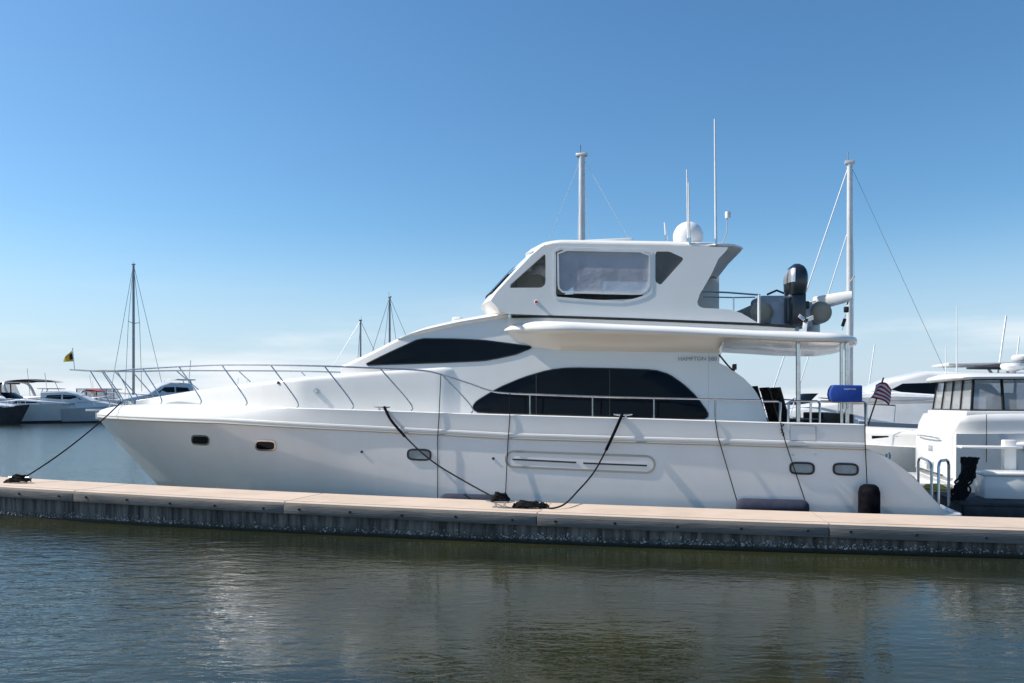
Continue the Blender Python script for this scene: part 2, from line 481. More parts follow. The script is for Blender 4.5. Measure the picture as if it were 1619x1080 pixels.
# ------------------------------------------------------------------ hull form
XT = U(1369, 690, -2.28)[0]
XE = U(1510, 809, -2.2)[0]
def aft(x): return 1 - 0.05 * max(0.0, (x - 12) / 5) ** 2
def g(t, p): return 1 - (1 - min(1.0, max(0.0, t))) ** p
def b_rub(x): return 2.4 * g((x - 0.10) / 8.6, 2.35) * aft(x)
def inset(x):
    t = min(1, max(0, (x - 3.2) / 4.2)); t = t * t * (3 - 2 * t)
    return min(0.38 + (-0.008 - 0.38) * t, 0.40 * b_rub(x))
z_rub = prof([(157, 659), (174, 661), (350, 668), (554, 679), (690, 686), (807, 692.5), (1060, 700), (1161, 702.5), (1368, 709)], lambda x, z: -b_rub(x))
z_sheer0 = prof([(153, 650), (172, 644), (194, 640.5), (253, 638.5), (316, 639.5), (387, 641.5), (469, 645), (554, 647.5), (649, 650.5), (745, 654), (836, 656.5), (1032, 662), (1213, 667.5), (1369, 671)],
               lambda x, z: -(b_rub(x) - inset(x)))
def z_sheer(x): return max(z_sheer0(x), z_rub(x) + 0.12)
stem = [U(157, 664, 0), U(183, 694, 0), U(213, 727, 0), U(250, 767, 0)]
ZB = -0.5
zr0 = z_rub(0.3)
_sz = [(p[1] - ZB) / (zr0 - ZB) for p in stem]
_sx = [p[0] for p in stem]
_sl = (_sx[3] - _sx[2]) / (_sz[3] - _sz[2])
_sz = _sz + [0.0]; _sx = _sx + [_sx[3] + _sl * (0 - _sz[3]) + 0.5]
_sz = [1.0] + _sz; _sx = [0.10] + _sx
_o = np.argsort(_sz)
def xs_of(ze): return float(np.interp(ze, np.array(_sz)[_o], np.array(_sx)[_o]))
def hull_b(x, z):
    ze = min(1.0, max(0.0, (z - ZB) / (z_rub(x) - ZB)))
    return (2.395 + 0.005 * ze ** 0.8) * g((x - xs_of(ze)) / (9.6 - 1.0 * ze), 1.95 + 0.40 * ze ** 1.4) * aft(x)
def hull_y(x, z): return -hull_b(x, z)
q_st = [(XT, z_rub(XT))] + [U(a, b, -2.2) for a, b in ((1395, 719), (1420, 735), (1445, 754), (1470, 782), (1487, 803), (1512, 813))]
def z_top(x):
    return z_rub(x) if x <= XT else float(np.interp(x, [p[0] for p in q_st], [p[1] for p in q_st]))

YA = thing('motor_yacht', 'large white flybridge motor yacht moored along the concrete dock', 'yacht', (OX, OY, 0), -PSI)

NS, NL = 130, 18
ss = [(i / NS) ** 1.25 for i in range(NS + 1)]
for sgn in (1,):
    mb = MB()
    for side in (1, -1):
        rows = []
        for j in range(NL + 1):
            ze = j / NL
            x0 = xs_of(ze)
            r = []
            for s in ss:
                x = x0 + s * (XE - x0)
                z = ZB + ze * (z_top(x) - ZB)
                r.append((x, side * (-hull_b(x, z) if s > 0 else 0.0), z))
            rows.append(r)
        mb.grid(rows)
    # transom cap following the quarter line, bottom
    cols = []
    for k in range(30):
        x = XT + (XE - XT) * k / 29
        z = z_top(x); b = hull_b(x, z)
        cols.append([(x, b * t, z) for t in (-1, -0.9, 0.9, 1)])
    mb.grid(cols)
    b1 = hull_b(XE, z_top(XE)); b0 = hull_b(XE, ZB)
    mb.add([(XE, -b1, z_top(XE)), (XE, b1, z_top(XE)), (XE, b0, ZB), (XE, -b0, ZB)], [(0, 1, 2, 3)])
    hull = mb.build('hull', HULLM, YA, ang=50)

# bulwark above the rub rail
mb = MB()
xs_b = [0.10 + (XT - 0.10) * (i / 110) ** 1.2 for i in range(111)]
for side in (1, -1):
    rows = []
    for x in xs_b:
        B, zr, zs, ins = b_rub(x), z_rub(x), z_sheer(x), inset(x)
        w = min(0.14, 0.3 * B)
        sec = [(B - 0.004, zr - 0.02), (B + 0.006, zr + 0.01), (B + 0.004 - ins * 0.10, zr + (zs - zr) * 0.35), (B - ins * 0.34, zr + (zs - zr) * 0.68),
               (B - ins * 0.68, zr + (zs - zr) * 0.90), (B - ins * 0.88, zs - 0.012), (B - ins - 0.02, zs), (B - ins - w, zs + 0.004), (B - ins - w, zs - 0.2)]
        if B < 0.05:
            sec = [(0.0 if B < 0.01 else max(0, q[0]), q[1]) for q in sec]
        rows.append([(x, -side * max(0.0, q[0]), q[1]) for q in sec])
    mb.grid(rows)
mb.box((XT - 0.03, 0, 1.0), (0.06, 2 * (b_rub(XT) - 0.15), 1.3))
mb.build('bulwark', GEL, YA, ang=50)
mb = MB()
for side in (1, -1):
    mb.tube([(x, -side * (b_rub(x) + 0.012), z_rub(x) - 0.012) for x in xs_b[2:]], 0.018, 8)
mb.build('rub_rail', TRIM, YA)
mb = MB()
for side in (1, -1):
    rows = []
    for x in xs_b[2:]:
        B, zr = b_rub(x), z_rub(x)
        rows.append([(x, -side * (B + 0.004), zr + 0.045), (x, -side * (B + 0.020), zr + 0.055), (x, -side * (B + 0.016), zr + 0.085), (x, -side * (B - 0.002), zr + 0.095)])
    mb.grid(rows)
mb.build('moulded_ledge', GEL, YA)
# decks
mb = MB(); rows = []
XC = U(1213, 667, -1.8)[0]
for x in xs_b:
    if x > XC: break
    hw = max(0, b_rub(x) - inset(x) - min(0.13, 0.28 * b_rub(x)))
    rows.append([(x, hw * t, z_sheer(x) - 0.12 + 0.04 * (1 - t * t)) for t in (-1, -0.5, 0, 0.5, 1)])
mb.grid(rows); mb.build('side_deck', NONSKID, YA)
mb = MB(); mb.box(((XC + XT) / 2 - 0.2, 0, 1.15), (XT - XC + 0.3, 4.2, 0.08)); mb.build('cockpit_sole', TEAKD, YA, bevel=0.01)
# swim platform
mb = MB()
zp = 0.36
mb.box(((XT + 0.9 + XE + 0.12) / 2, 0, zp), (XE + 0.12 - XT - 0.9, 4.36, 0.12))
mb.build('swim_platform', GEL, YA, bevel=0.04, seg=3)
mb = MB()
mb.box((XT + 0.2, 1.55, 1.25), (0.42, 1.2, 1.35))
mb.build('transom_locker', GEL, YA, bevel=0.05, seg=3)

# ------------------------------------------------------------------ portholes, vents and small hull marks
def oval(px, py, w, h, surf, tilt=0.0, n=2):
    poly = [(px - w / 2, py - h / 2), (px + w / 2, py - h / 2 + tilt), (px + w / 2, py + h / 2 + tilt), (px - w / 2, py + h / 2)]
    # superellipse outline
    pts = []
    for k in range(28):
        a = 2 * math.pi * k / 28
        c, s = math.cos(a), math.sin(a)
        X = px + w / 2 * math.copysign(abs(c) ** 0.45, c); Y = py + h / 2 * math.copysign(abs(s) ** 0.62, s) + tilt * (X - px) / w
        pts.append(U(X, Y, surf))
    return pts
for px, py, w, h, m in ((317, 696, 27, 14, GLASS), (420, 704.5, 31, 15, GLASS), (663, 719, 36, 16, PORTG), (1268, 740.5, 37, 17, PORTG), (1337, 742, 38, 17, PORTG)):
    pts = oval(px, py, w, h, hull_y, 1.2)
    for sg in (1, -1):
        o = ring(MB(), pts, hull_y, 0.016, 0.035, sgn=sg, step=1, depth=0.01).build('porthole', STEEL if m is GLASS else RUBBER, YA)
        patch(MB(), pts, hull_y, 0.006, rim=0.0, sgn=sg, step=1).build('pane', m, o)
def disc(px, py, rpx, surf, m, name, h=0.015):
    pts = [U(px + rpx * math.cos(a), py + rpx * math.sin(a), surf) for a in [2 * math.pi * k / 12 for k in range(12)]]
    return patch(MB(), pts, surf, h, rim=0.01, step=1, scales=(1, 0.8, 0.3)).build(name, m, YA)
for a, b in ((572, 714.5), (780, 725)):
    disc(a, b, 2.2, hull_y, GROOVE, 'hull_outlet')
for a, b in ((1254, 719.5), (1289, 719)):
    disc(a, b, 1.6, hull_y, STEEL, 'hull_fitting')
outl = []
for cxv, cyv, hv, a0v in ((812, 726, 12.2, 90), (1022, 734.5, 13, -90)):
    outl += [U(cxv + hv * math.cos(math.radians(a0v + q)), cyv - hv * math.sin(math.radians(a0v + q)), hull_y) for q in range(0, 181, 20)]
vent = ring(MB(), outl, hull_y, 0.010, 0.04, step=0.1).build('engine_vent', TRIM, YA)
patch(MB(), outl, hull_y, 0.003, rim=0.0).build('vent_panel', HULLM, vent)
for a in (((810, 725), (911, 730), (911, 732.5), (810, 727.5)), ((922, 731), (1023, 735), (1023, 737.5), (922, 733.5))):
    patch(MB(), [U(*q, hull_y) for q in a], hull_y, 0.012, rim=0.0, step=0.1).build('vent_slot', GROOVE, vent)
def bul_y(x, z):
    t = (z - z_rub(x)) / max(0.05, z_sheer(x) - z_rub(x))
    return -(b_rub(x) + 0.004 - inset(x) * float(np.interp(t, [0, 0.35, 0.68, 0.9, 1], [0, 0.1, 0.34, 0.68, 1])))
ring(MB(), [U(*q, bul_y) for q in ((1249, 672), (1290, 673.5), (1290, 698), (1249, 696.5))], bul_y, 0.003, 0.012).build('boarding_gate', TRIM, YA)

# ------------------------------------------------------------------ deck house
def b_deck(x): return b_rub(x) - inset(x) - 0.07
def w_house(x): return max(0.03, min(1.80, b_deck(x) - 0.42))
KT = 0.05
def side_a(x, z): return -(w_house(x) - KT * (z - z_sheer(x)))
X546 = U(546, 577, -1.3)[0]
X706 = U(706, 579, -1.7)[0]
X1120 = U(1120, 620, -1.75)[0]
def w_b(x): return w_house(x) - 0.05 - 0.18 * max(0.0, 1 - (x - X546) / 1.4) ** 2
def side_b(x, z): return -(w_b(x) - KT * (z - z_sheer(x)))
zA = prof([(200, 637), (211, 634.5), (253, 627), (316, 617), (387, 607), (464, 598), (540, 592.5), (600, 587), (660, 582.5), (706, 579.5), (760, 577)], lambda x, z: side_a(x, z) + 0.12)
zBt = prof([(546, 577), (590, 556), (633, 534), (668, 521), (728, 508), (787, 498), (800, 496), (1000, 506), (1150, 512)], lambda x, z: side_b(x, z) + 0.12)
def house_loft(x0, x1, n, side, ztf, r, drop=0.18, camber=0.12, caps=True, shrink=None):
    rows = []
    for i in range(n + 1):
        x = x0 + (x1 - x0) * i / n
        zb = z_sheer(x) - drop; zt = max(ztf(x), zb + 0.03)
        rr = min(r, (zt - zb) * 0.6, 0.45 * -side(x, zt))
        k = shrink(x) if shrink else 0
        half = []
        for t in (0, 0.35, 0.7, 1.0):
            z = zb + (zt - rr - zb) * t
            half.append((side(x, z) + k, z))
        yc = side(x, zt - rr) + k + rr
        for a in (22, 45, 68, 90):
            a = math.radians(a)
            half.append((yc - rr * math.cos(a), zt - rr + rr * math.sin(a)))
        yt = half[-1][0]
        for t in (0.7, 0.4, 0.0):
            half.append((yt * t, zt + camber * (1 - t * t) * min(1, -yt / 1.2)))
        full = half + [(-y, z) for y, z in reversed(half[:-1])]
        rows.append([(x, y, z) for y, z in full])
    mb = MB(); mb.grid(rows)
    nc = len(rows[0])
    if caps:
        mb.f.append(tuple(range(nc))); mb.mi.append(0)
        b = n * nc; mb.f.append(tuple(range(b, b + nc))); mb.mi.append(0)
    return mb
XA0 = U(205, 636, -0.25)[0]
X720 = U(735, 579, -1.7)[0]
house_loft(XA0, X720, 60, side_a, zA, 0.11, shrink=lambda x: 0.14 * max(0, (x - X706) / (X720 - X706)) ** 1.2 if x > X706 else 0).build('trunk_cabin', GEL, YA, ang=60)
deckhouse = house_loft(X546, X1120, 60, side_b, zBt, 0.10, camber=0.05).build('deckhouse', GEL, YA, ang=60)
# brow over the pilothouse windows
X633, X800 = U(632, 534, -1.5)[0], U(803, 494, -1.6)[0]
zbr = prof([(632, 534.5), (650, 525.5), (668, 519), (700, 511.5), (728, 505.5), (787, 495.5), (803, 492)], lambda x, z: side_b(x, z) + 0.0)
rows = []
for i in range(31):
    x = X633 + (X800 - X633) * i / 30
    zt = zbr(x); t = min(1, (x - X633) / 0.5); w = w_b(x) - KT * (zt - z_sheer(x))
    h = [(-(w - 0.15), zt - 0.16 * t - 0.02), (-(w + 0.05 * t), zt - 0.075 * t - 0.01), (-(w + 0.055 * t), zt - 0.045 * t), (-(w - 0.02), zt), (-(w - 0.3), zt + 0.06), (0, zt + 0.10)]
    rows.append([(x, y, z) for y, z in h + [(-y, z) for y, z in reversed(h[:-1])]])
MB().grid(rows, cap=True).build('brow', GEL, YA, ang=60)
# side wing sweeping down to the cockpit
wing_px = [(1120, 552), (1137.5, 552), (1137.5, 574), (1150, 580), (1162, 588), (1176, 598), (1188, 610), (1196, 621), (1203, 634), (1209, 650), (1214, 672), (1120, 669)]
wing = [U(*q, side_b) for q in wing_px]
wing = [(max(X1120 + 0.003, p[0]), p[1]) for p in wing]
for sg in (1, -1):
    sheet(MB(), wing, [], side_b, 0.10, sgn=sg).build('side_wing', GEL, YA, ang=40)
mb = MB(); mb.box((X1120 + 0.06, 0, 2.35), (0.05, 2.6, 1.9)); mb.build('saloon_door', GLASS, YA, bevel=0.01)
# windows
pil = chaikin([U(*q, side_b) for q in ((574, 578), (619, 556), (664, 535.5), (720, 536), (765, 538), (800, 542.5), (838, 547.5), (840, 550.5), (817, 560), (790, 566), (765, 570.5), (700, 573.5), (640, 575.5))], 1, 0.12)
sal = chaikin([U(*q, side_b) for q in ((748, 642), (754, 634), (788, 613.6), (828, 596.6), (868, 585), (902, 581.5), (976, 583), (1035, 585), (1058, 592), (1081, 608), (1101, 627), (1119, 652), (1119, 659), (1112, 663), (976, 659), (842, 655), (757, 652.5), (749, 648))], 1, 0.18)
for sg in (1, -1):
    w = patch(MB(), pil, side_b, 0.010, sgn=sg).build('pilothouse_window', GLASS, YA, ang=25)
    ring(MB(), pil, side_b, 0.013, 0.022, sgn=sg).build('gasket', RUBBER, w)
    w = patch(MB(), sal, side_b, 0.010, sgn=sg).build('saloon_window', GLASS, YA, ang=25)
    ring(MB(), sal, side_b, 0.013, 0.022, sgn=sg).build('gasket', RUBBER, w)
    for pxs, ya, yb in ((848, 592, 655), (964, 583.5, 658)):
        patch(MB(), [U(pxs - 0.7, ya, side_b), U(pxs + 0.7, ya, side_b), U(pxs + 0.7, yb, side_b), U(pxs - 0.7, yb, side_b)], side_b, 0.014, rim=0.0, sgn=sg).build('pane_seam', GROOVE, w)
# front windscreen panes
XW0, XW1 = U(562, 569, -1.4)[0], U(622, 540, -1.5)[0]
for k in range(3):
    rows = []
    for i in range(5):
        x = XW0 + (XW1 - XW0) * i / 4
        z = zBt(x)
        hw = 0.85 * (w_b(x) - 0.25)
        a, b = -hw + 2 * hw * k / 3 + 0.02, -hw + 2 * hw * (k + 1) / 3 - 0.02
        rows.append([(x - 0.012, y, z + 0.03 + 0.05 * (1 - (y / (hw * 1.18)) ** 2)) for y in np.linspace(a, b, 4)])
    MB().grid(rows).build('windscreen_pane', GLASS, YA)

# ------------------------------------------------------------------ flybridge deck with flared edge
X790, X1366 = U(789, 524, -1.85)[0], U(1366, 540, -2.0)[0]
X900 = U(905, 515, -2.2)[0]
X1137 = U(1137, 560, -1.75)[0]
def w_over(x):
    t = min(1, max(0, (x - X790) / (X900 - X790)))
    w = (w_b(x) - 0.12) + (2.30 - (w_b(x) - 0.12)) * math.sin(t * math.pi / 2) ** 0.9
    d = (x - (X1366 - 0.75)) / 0.75
    if d > 0:
        w *= 1 - 0.42 * (1 - math.sqrt(max(0, 1 - min(1, d) ** 2.6)))
    return w
lat = lambda x, z: -(w_over(x) - 0.03)
z_ot = prof([(789, 522), (811, 511.5), (840, 507.5), (862, 506.5), (996, 512.5), (1080, 515.5), (1200, 521.5), (1258, 522.5), (1324, 526), (1350, 531), (1366, 539)], lat)
z_ol = prof([(789, 524.5), (862, 525), (996, 526.5), (1080, 530), (1200, 536), (1258, 539.5), (1330, 541), (1366, 541)], lat)
z_oc = prof([(789, 530), (839, 548), (879, 554), (1000, 556), (1137, 558)], side_b)
rows = []
NX = 70
for i in range(NX + 1):
    x = X790 + (X1366 - X790) * i / NX
    w, zt, zl = w_over(x), z_ot(x), z_ol(x)
    zt = max(zt, zl + 0.02)
    hgt = zt - zl
    if x < X1137:
        zc = min(z_oc(x), zl - 0.01); yi = -(w_b(x) - KT * (zc - z_sheer(x)) - 0.06)
    else:
        t = min(1, (x - X1137) / 0.5)
        zc = zl - 0.03; yi = -1.55
    yi = max(yi, -(w - 0.10))
    half = [(0, zc), (yi, zc), (yi * 0.5 - (w - 0.07) * 0.5, zc * 0.45 + zl * 0.55), (-(w - 0.07), zl), (-(w - 0.012), zl + hgt * 0.12), (-w, zl + hgt * 0.32), (-(w - 0.018), zl + hgt * 0.6),
            (-(w - 0.06), zl + hgt * 0.85), (-(w - 0.14), zt), (-(w - 0.5), zt + 0.012), (0, zt + 0.03)]
    rows.append([(x, y, z) for y, z in half + [(-y, z) for y, z in reversed(half[1:-1])]])
MB().grid(rows, closed=True, cap=True).build('flybridge_deck', CREAM if False else GEL, YA, ang=55)
# cream cove lining on the underside, a few millimetres proud
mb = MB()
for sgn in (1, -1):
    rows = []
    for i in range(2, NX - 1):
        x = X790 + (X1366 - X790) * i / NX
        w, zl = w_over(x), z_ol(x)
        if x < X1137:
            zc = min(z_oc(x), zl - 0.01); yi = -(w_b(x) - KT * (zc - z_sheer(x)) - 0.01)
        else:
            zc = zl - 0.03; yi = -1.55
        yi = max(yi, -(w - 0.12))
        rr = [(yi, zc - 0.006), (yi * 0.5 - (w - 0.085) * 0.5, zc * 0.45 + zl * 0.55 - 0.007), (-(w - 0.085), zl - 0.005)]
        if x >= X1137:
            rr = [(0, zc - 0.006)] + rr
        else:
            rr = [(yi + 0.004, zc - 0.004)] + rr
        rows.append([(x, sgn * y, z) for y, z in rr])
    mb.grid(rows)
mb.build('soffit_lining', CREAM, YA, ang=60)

# ------------------------------------------------------------------ flybridge
WF = 1.98
zst = prof([(787, 498), (1000, 505), (1197, 513), (1258, 517)], -WF)
ZF0 = zst(8)
def side_f(x, z): return -(WF - 0.03 * (z - ZF0))
X787, X1258 = U(790, 498, -WF)[0], U(1257, 517, -WF)[0]
# plinth and dark stripe
def w_pl(x):
    t = min(1, max(0, (x - X787) / 1.0)); t = t * t * (3 - 2 * t)
    return (-side_b(x, zst(x)) + 0.01) * (1 - t) + WF * t
rows = []
for i in range(25):
    x = X787 + (X1258 - X787) * i / 24
    w = w_pl(x) - 0.02
    rows.append([(x, -w, z_ot(x) - 0.05), (x, -w, zst(x) + 0.02), (x, w, zst(x) + 0.02), (x, w, z_ot(x) - 0.05)])
MB().grid(rows, cap=True, closed=True).build('flybridge_plinth', GEL, YA)
for sg in (1, -1):
    rows = []
    for i in range(25):
        x = X787 + 0.08 + (X1258 - X787 - 0.08) * i / 24
        z = zst(x)
        rows.append([(x, -sg * (w_pl(x) - 0.03), z - 0.022), (x, -sg * (w_pl(x) + 0.012), z - 0.022), (x, -sg * (w_pl(x) + 0.012), z + 0.024), (x, -sg * (w_pl(x) - 0.03), z + 0.024)])
    MB().grid(rows, closed=True, cap=True).build('stripe', RUBBER, YA)
out_px = [(800, 496), (788, 488), (776, 475), (786, 461), (812, 433), (840, 404), (856, 390), (875, 385), (1060, 388), (1151, 391), (1149, 395), (1136, 408), (1124, 434), (1113, 453), (1106, 465), (1102, 478), (1105, 484), (1112, 487),
          (1135, 488), (1155, 490), (1172, 495), (1186, 503), (1199, 511), (1000, 504)]
outer = [U(*q, side_f) for q in out_px]
h_tri = chaikin([U(*q, side_f) for q in ((801, 455), (860, 402), (862.5, 404), (862.5, 449), (856, 455))], 1, 0.1)
h_main = chaikin([U(*q, side_f) for q in ((877, 393), (1030, 396.5), (1030, 462), (1020, 469), (1004, 474), (984, 478), (930, 475.5), (877, 471))], 1, 0.06)
h_aft = chaikin([U(*q, side_f) for q in ((1036, 397.5), (1058, 397.5), (1079, 407), (1080, 411), (1046, 449), (1043, 450), (1036, 445))], 1, 0.1)
x_v = U(1137, 450, 1.9)[0]
outer_s = outer[:9] + [(x_v, outer[8][1] - 0.01), (x_v, outer[18][1])] + outer[19:]
for sg in (1, -1):
    sd = sheet(MB(), outer if sg == 1 else outer_s, [h_tri, h_main, h_aft], side_f, 0.07, sgn=sg).build('flybridge_side', GEL, YA, ang=40)
    inn = lambda x, z: side_f(x, z) + 0.045
    patch(MB(), h_tri, inn, 0.0, rim=0.006, sgn=sg).build('quarter_pane', CLEARG, sd)
    patch(MB(), h_aft, inn, 0.0, rim=0.006, sgn=sg).build('smoked_pane', TINT, sd)
    ring(MB(), h_main, side_f, 0.008, 0.05, sgn=sg).build('enclosure_frame', WHITEP, sd)
    inn2 = lambda x, z: side_f(x, z) + 0.03
    van = chaikin([U(*q, side_f) for q in ((882, 395), (1027, 398), (1027, 452), (1022, 460), (1012, 465), (890, 462), (883, 455))], 1, 0.1)
    patch(MB(), van, inn2, 0.0, rim=0.004, sgn=sg).build('vinyl_pane', VINYL, sd)
    ring(MB(), van, side_f, 0.012, 0.035, sgn=sg, depth=0.03).build('vinyl_binding', WHITEP, sd)
# rounded front with dark windscreen
fe = [(800, 496), (788, 488), (776, 475), (786, 461), (812, 433), (840, 404), (856, 390)]
fe = [U(*q, side_f) for q in fe]
rows = []
for x, z in fe:
    w = -side_f(x, z)
    rows.append([(x - 0.62 * (1 - abs(math.sin(t)) ** 2.2), w * math.sin(t) * (1.0), z) for t in np.linspace(-math.pi / 2, math.pi / 2, 25)])
MB().grid(rows).build('flybridge_front', GEL, YA, ang=50)
rows = []
for x, z in [fe[3], fe[4], ((fe[4][0] + fe[5][0]) / 2, (fe[4][1] + fe[5][1]) / 2)]:
    w = -side_f(x, z)
    rows.append([(x - 0.62 * (1 - abs(math.sin(t)) ** 2.2) - 0.03, w * math.sin(t), z + 0.025) for t in np.linspace(-1.05, 1.05, 19)])
MB().grid(rows).build('windscreen', GLASS, YA)
# hardtop
zht = prof([(843, 400), (850, 390), (860, 383.5), (872, 380), (888, 378), (1052, 380.5), (1155, 383.5), (1170, 385.5), (1176, 388)], -1.85)
XH0, XH1 = U(846, 396, -1.85)[0], U(1176, 392, -1.75)[0]
rows = []
for i in range(41):
    x = XH0 + (XH1 - XH0) * i / 40
    zt = zht(x); t = (x - XH0) / (XH1 - XH0)
    w = 1.89
    if t > 0.96: w *= 1 - 0.05 * (t - 0.96) / 0.04
    fx = 0.60 * max(0, 1 - t / 0.25) ** 1.0
    zz = min(zt - 0.035, zht(XH0 + (XH1 - XH0) * min(0.97, max(0.12, t))) - 0.14)
    zz = min(zz, zt - 0.03)
    if t > 0.75: zz = zz + (zt - 0.05 - zz) * ((t - 0.75) / 0.25)
    h = [(0, zz + 0.03), (w - 0.25, zz), (w - 0.03, zt - 0.11 if zt - 0.11 > zz else (zt + zz) / 2), (w, zt - 0.065), (w - 0.025, zt - 0.022), (w - 0.10, zt), (w - 0.5, zt + 0.03), (0, zt + 0.06)]
    sw = max(0.0, (t - 0.6) / 0.4)
    def sx(y): return x - fx * (1 - min(1, abs(y) / 1.89) ** 2.2) - 0.48 * sw * (y + 1.89) / 3.78
    rows.append([(sx(-y), -y, z) for y, z in h] + [(sx(y), y, z) for y, z in reversed(h[1:-1])])
MB().grid(rows, closed=True, cap=True).build('hardtop', GEL, YA, ang=55)
# aft arch leg behind: inner bulkhead and flybridge furniture
xb = U(1106, 465, -1.9)[0]
MB().box((U(838, 470, -1.2)[0], 0, ZF0 + 0.45), (0.55, 2.6, 0.85)).build('helm_console', TAN, YA, bevel=0.08)
MB().box((U(930, 470, -0.6)[0], -0.6, ZF0 + 0.50), (0.55, 0.55, 0.9)).build('helm_seat', WHITEP, YA, bevel=0.08)
MB().box((U(1000, 470, 0.8)[0], 1.35, ZF0 + 0.3), (2.4, 0.6, 0.55)).build('settee', TAN, YA, bevel=0.06)
mb = MB(); mb.box((U(945, 474, -1.6)[0], -1.6, ZF0 + 0.34), (1.7, 0.12, 0.12)); mb.build('cushion_roll', BROWN, YA, bevel=0.03)
# roof hatch, dome, aerials
zr_ = lambda x: zht(x) + 0.05
a0, a1 = U(905, 374, -0.6), U(1002, 371, -0.6)
mb = MB(); mb.box(((a0[0] + a1[0]) / 2, -0.2, zht(a0[0]) + 0.07), (a1[0] - a0[0], 1.5, 0.16)); mb.build('roof_hatch', WHITEP, YA, bevel=0.03)
dx, dz = U(1088, 381, -0.9)
MB().lathe([(0.0, -0.02), (0.265, -0.02), (0.285, 0.04)] + [(0.292 * math.cos(q), 0.10 + 0.295 * math.sin(q)) for q in np.linspace(0, 1.54, 9)] + [(0.0, 0.395)], (dx, -0.9, dz - 0.02), 28).build('satellite_dome', WHITEP, YA)
def whip(px, y0, y1, lat, r0=0.014, r1=0.007, m=WHITEP, name='whip_aerial'):
    a = U(px, y1, lat); b = U(px - (2 if px > 1000 else 0), y0, lat)
    o = MB().tube([(a[0], lat, a[1]), (b[0], lat, b[1])], [r0, r1], 8).build(name, m, YA)
    MB().tube([(a[0], lat, a[1] - 0.02), (a[0], lat, a[1] + 0.10)], 0.026, 8).build('mount', STEEL, o)
    return o
whip(1132, 188, 386, -1.90, 0.024, 0.014)
whip(1090.5, 288, 385, -1.90, 0.016, 0.012)
whip(1088, 268, 385, -1.7, 0.018, 0.012)
whip(1053, 352, 380, -1.3, 0.016, 0.016)
a, b, c = U(1143, 384, -1.2), U(1149, 368, -1.2), U(1150, 345, -1.2)
o = MB().tube([(a[0], -1.2, a[1]), (b[0], -1.2, b[1]), (c[0], -1.2, c[1])], 0.014, 8).build('light_mast', SILVER, YA)
MB().lathe([(0.0, 0), (0.05, 0), (0.055, 0.06), (0.05, 0.12), (0, 0.125)], (c[0] + 0.01, -1.2, c[1]), 14).build('anchor_light', WHITEP, o)
disc(848, 477.5, 3.2, side_f, WHITEP, 'sidelight_base', 0.02)
disc(848, 477.5, 2.2, side_f, REDP, 'sidelight', 0.05)
disc(806, 500, 3.4, lambda x, z: -(WF + 0.0), STEEL, 'deck_light', 0.06)
disc(500, 618, 4.2, side_a, STEEL, 'cabin_light', 0.05)
disc(440, 605, 2.4, side_a, GROOVE, 'fuel_filler', 0.02)
a = U(724, 502, -0.9)
MB().box((a[0], -0.9, zbr(a[0]) + 0.10), (0.22, 0.2, 0.18)).build('searchlight', WHITEP, YA, bevel=0.05, seg=3)
# flybridge aft rail
def rail_tube(name, pts, lat, r, m=STEEL, n=8, sp=0):
    q = [U(p[0], p[1], lat) for p in pts]
    yy = [(lat(*k) if callable(lat) else lat) for k in q]
    P = [(k[0], y, k[1]) for k, y in zip(q, yy)]
    if sp: P = spline(P, sp)
    return MB().tube(P, r, n).build(name, m, YA)
rail_tube('aft_rail', [(1109, 461), (1150, 462.5), (1202, 466.5)], -1.93, 0.016)
rail_tube('aft_rail', [(1112, 469.5), (1160, 470.5), (1194, 470)], -1.93, 0.012)
rail_tube('aft_rail_post', [(1160, 470), (1160, 491)], -1.93, 0.013)
rail_tube('aft_rail_post', [(1200, 466), (1200, 512)], -1.93, 0.026, WHITEP)

# lettering on the house side
def text_mesh(txt, name, m, parent, loc, rot, size, extrude=0.002):
    cu = bpy.data.curves.new(name, 'FONT'); cu.body = txt; cu.size = size; cu.extrude = extrude
    to = bpy.data.objects.new(name, cu); COL.objects.link(to)
    bpy.context.view_layer.update()
    me = bpy.data.meshes.new_from_object(to.evaluated_get(bpy.context.evaluated_depsgraph_get()))
    bpy.data.objects.remove(to)
    me.materials.clear(); me.materials.append(m)
    ob = bpy.data.objects.new(name, me); COL.objects.link(ob)
    ob.parent = parent; ob.location = loc; ob.rotation_euler = rot
    return ob
for word, p0, p1 in (('HAMPTON', 1072, 1112), ('580', 1119.5, 1131)):
    a, b = U(p0, 570.5, side_b), U(p1, 571, side_b)
    text_mesh(word, 'house_lettering', LETTER, YA, (a[0], side_b(*a) - 0.022, a[1]), (math.radians(87.2), 0, math.atan2(side_b(*b) - side_b(*a), b[0] - a[0])), 0.105)

# ------------------------------------------------------------------ bow rail
def rl(x, z): return -max(0.22, b_deck(x) + 0.0)
def rl_top(x, z): return -max(0.20, b_deck(x) + 0.03)
tops = [(143, 587), (163, 586), (185, 586.5), (226, 583), (283, 580), (351, 577.5), (428, 577.5), (513, 579), (601, 582.5), (700, 593.5)]
feet = [(172, 636), (194, 637), (209, 638), (254, 640), (316, 641), (388, 643), (469, 647), (556, 649.5), (649, 652.5), (744.5, 656)]
top_line = [(143, 586.5), (163, 586), (185, 586), (226, 583), (283, 580), (351, 577.5), (428, 577.5), (513, 579), (601, 582.5), (668, 586), (698, 592.5), (740, 606), (775, 618), (801, 621.5), (842, 623.5), (937, 627), (1034, 629.5), (1131, 631.5), (1203, 633)]
def deck_pt(px, py, f):
    x, z = U(px, py, f)
    return Vector((x, f(x, z), z))
P = [deck_pt(*q, rl_top) for q in top_line]
tipx, tipz = U(118, 585, 0)
P0 = [Vector((tipx, 0, tipz)), Vector((tipx + 0.03, -0.16, tipz))]
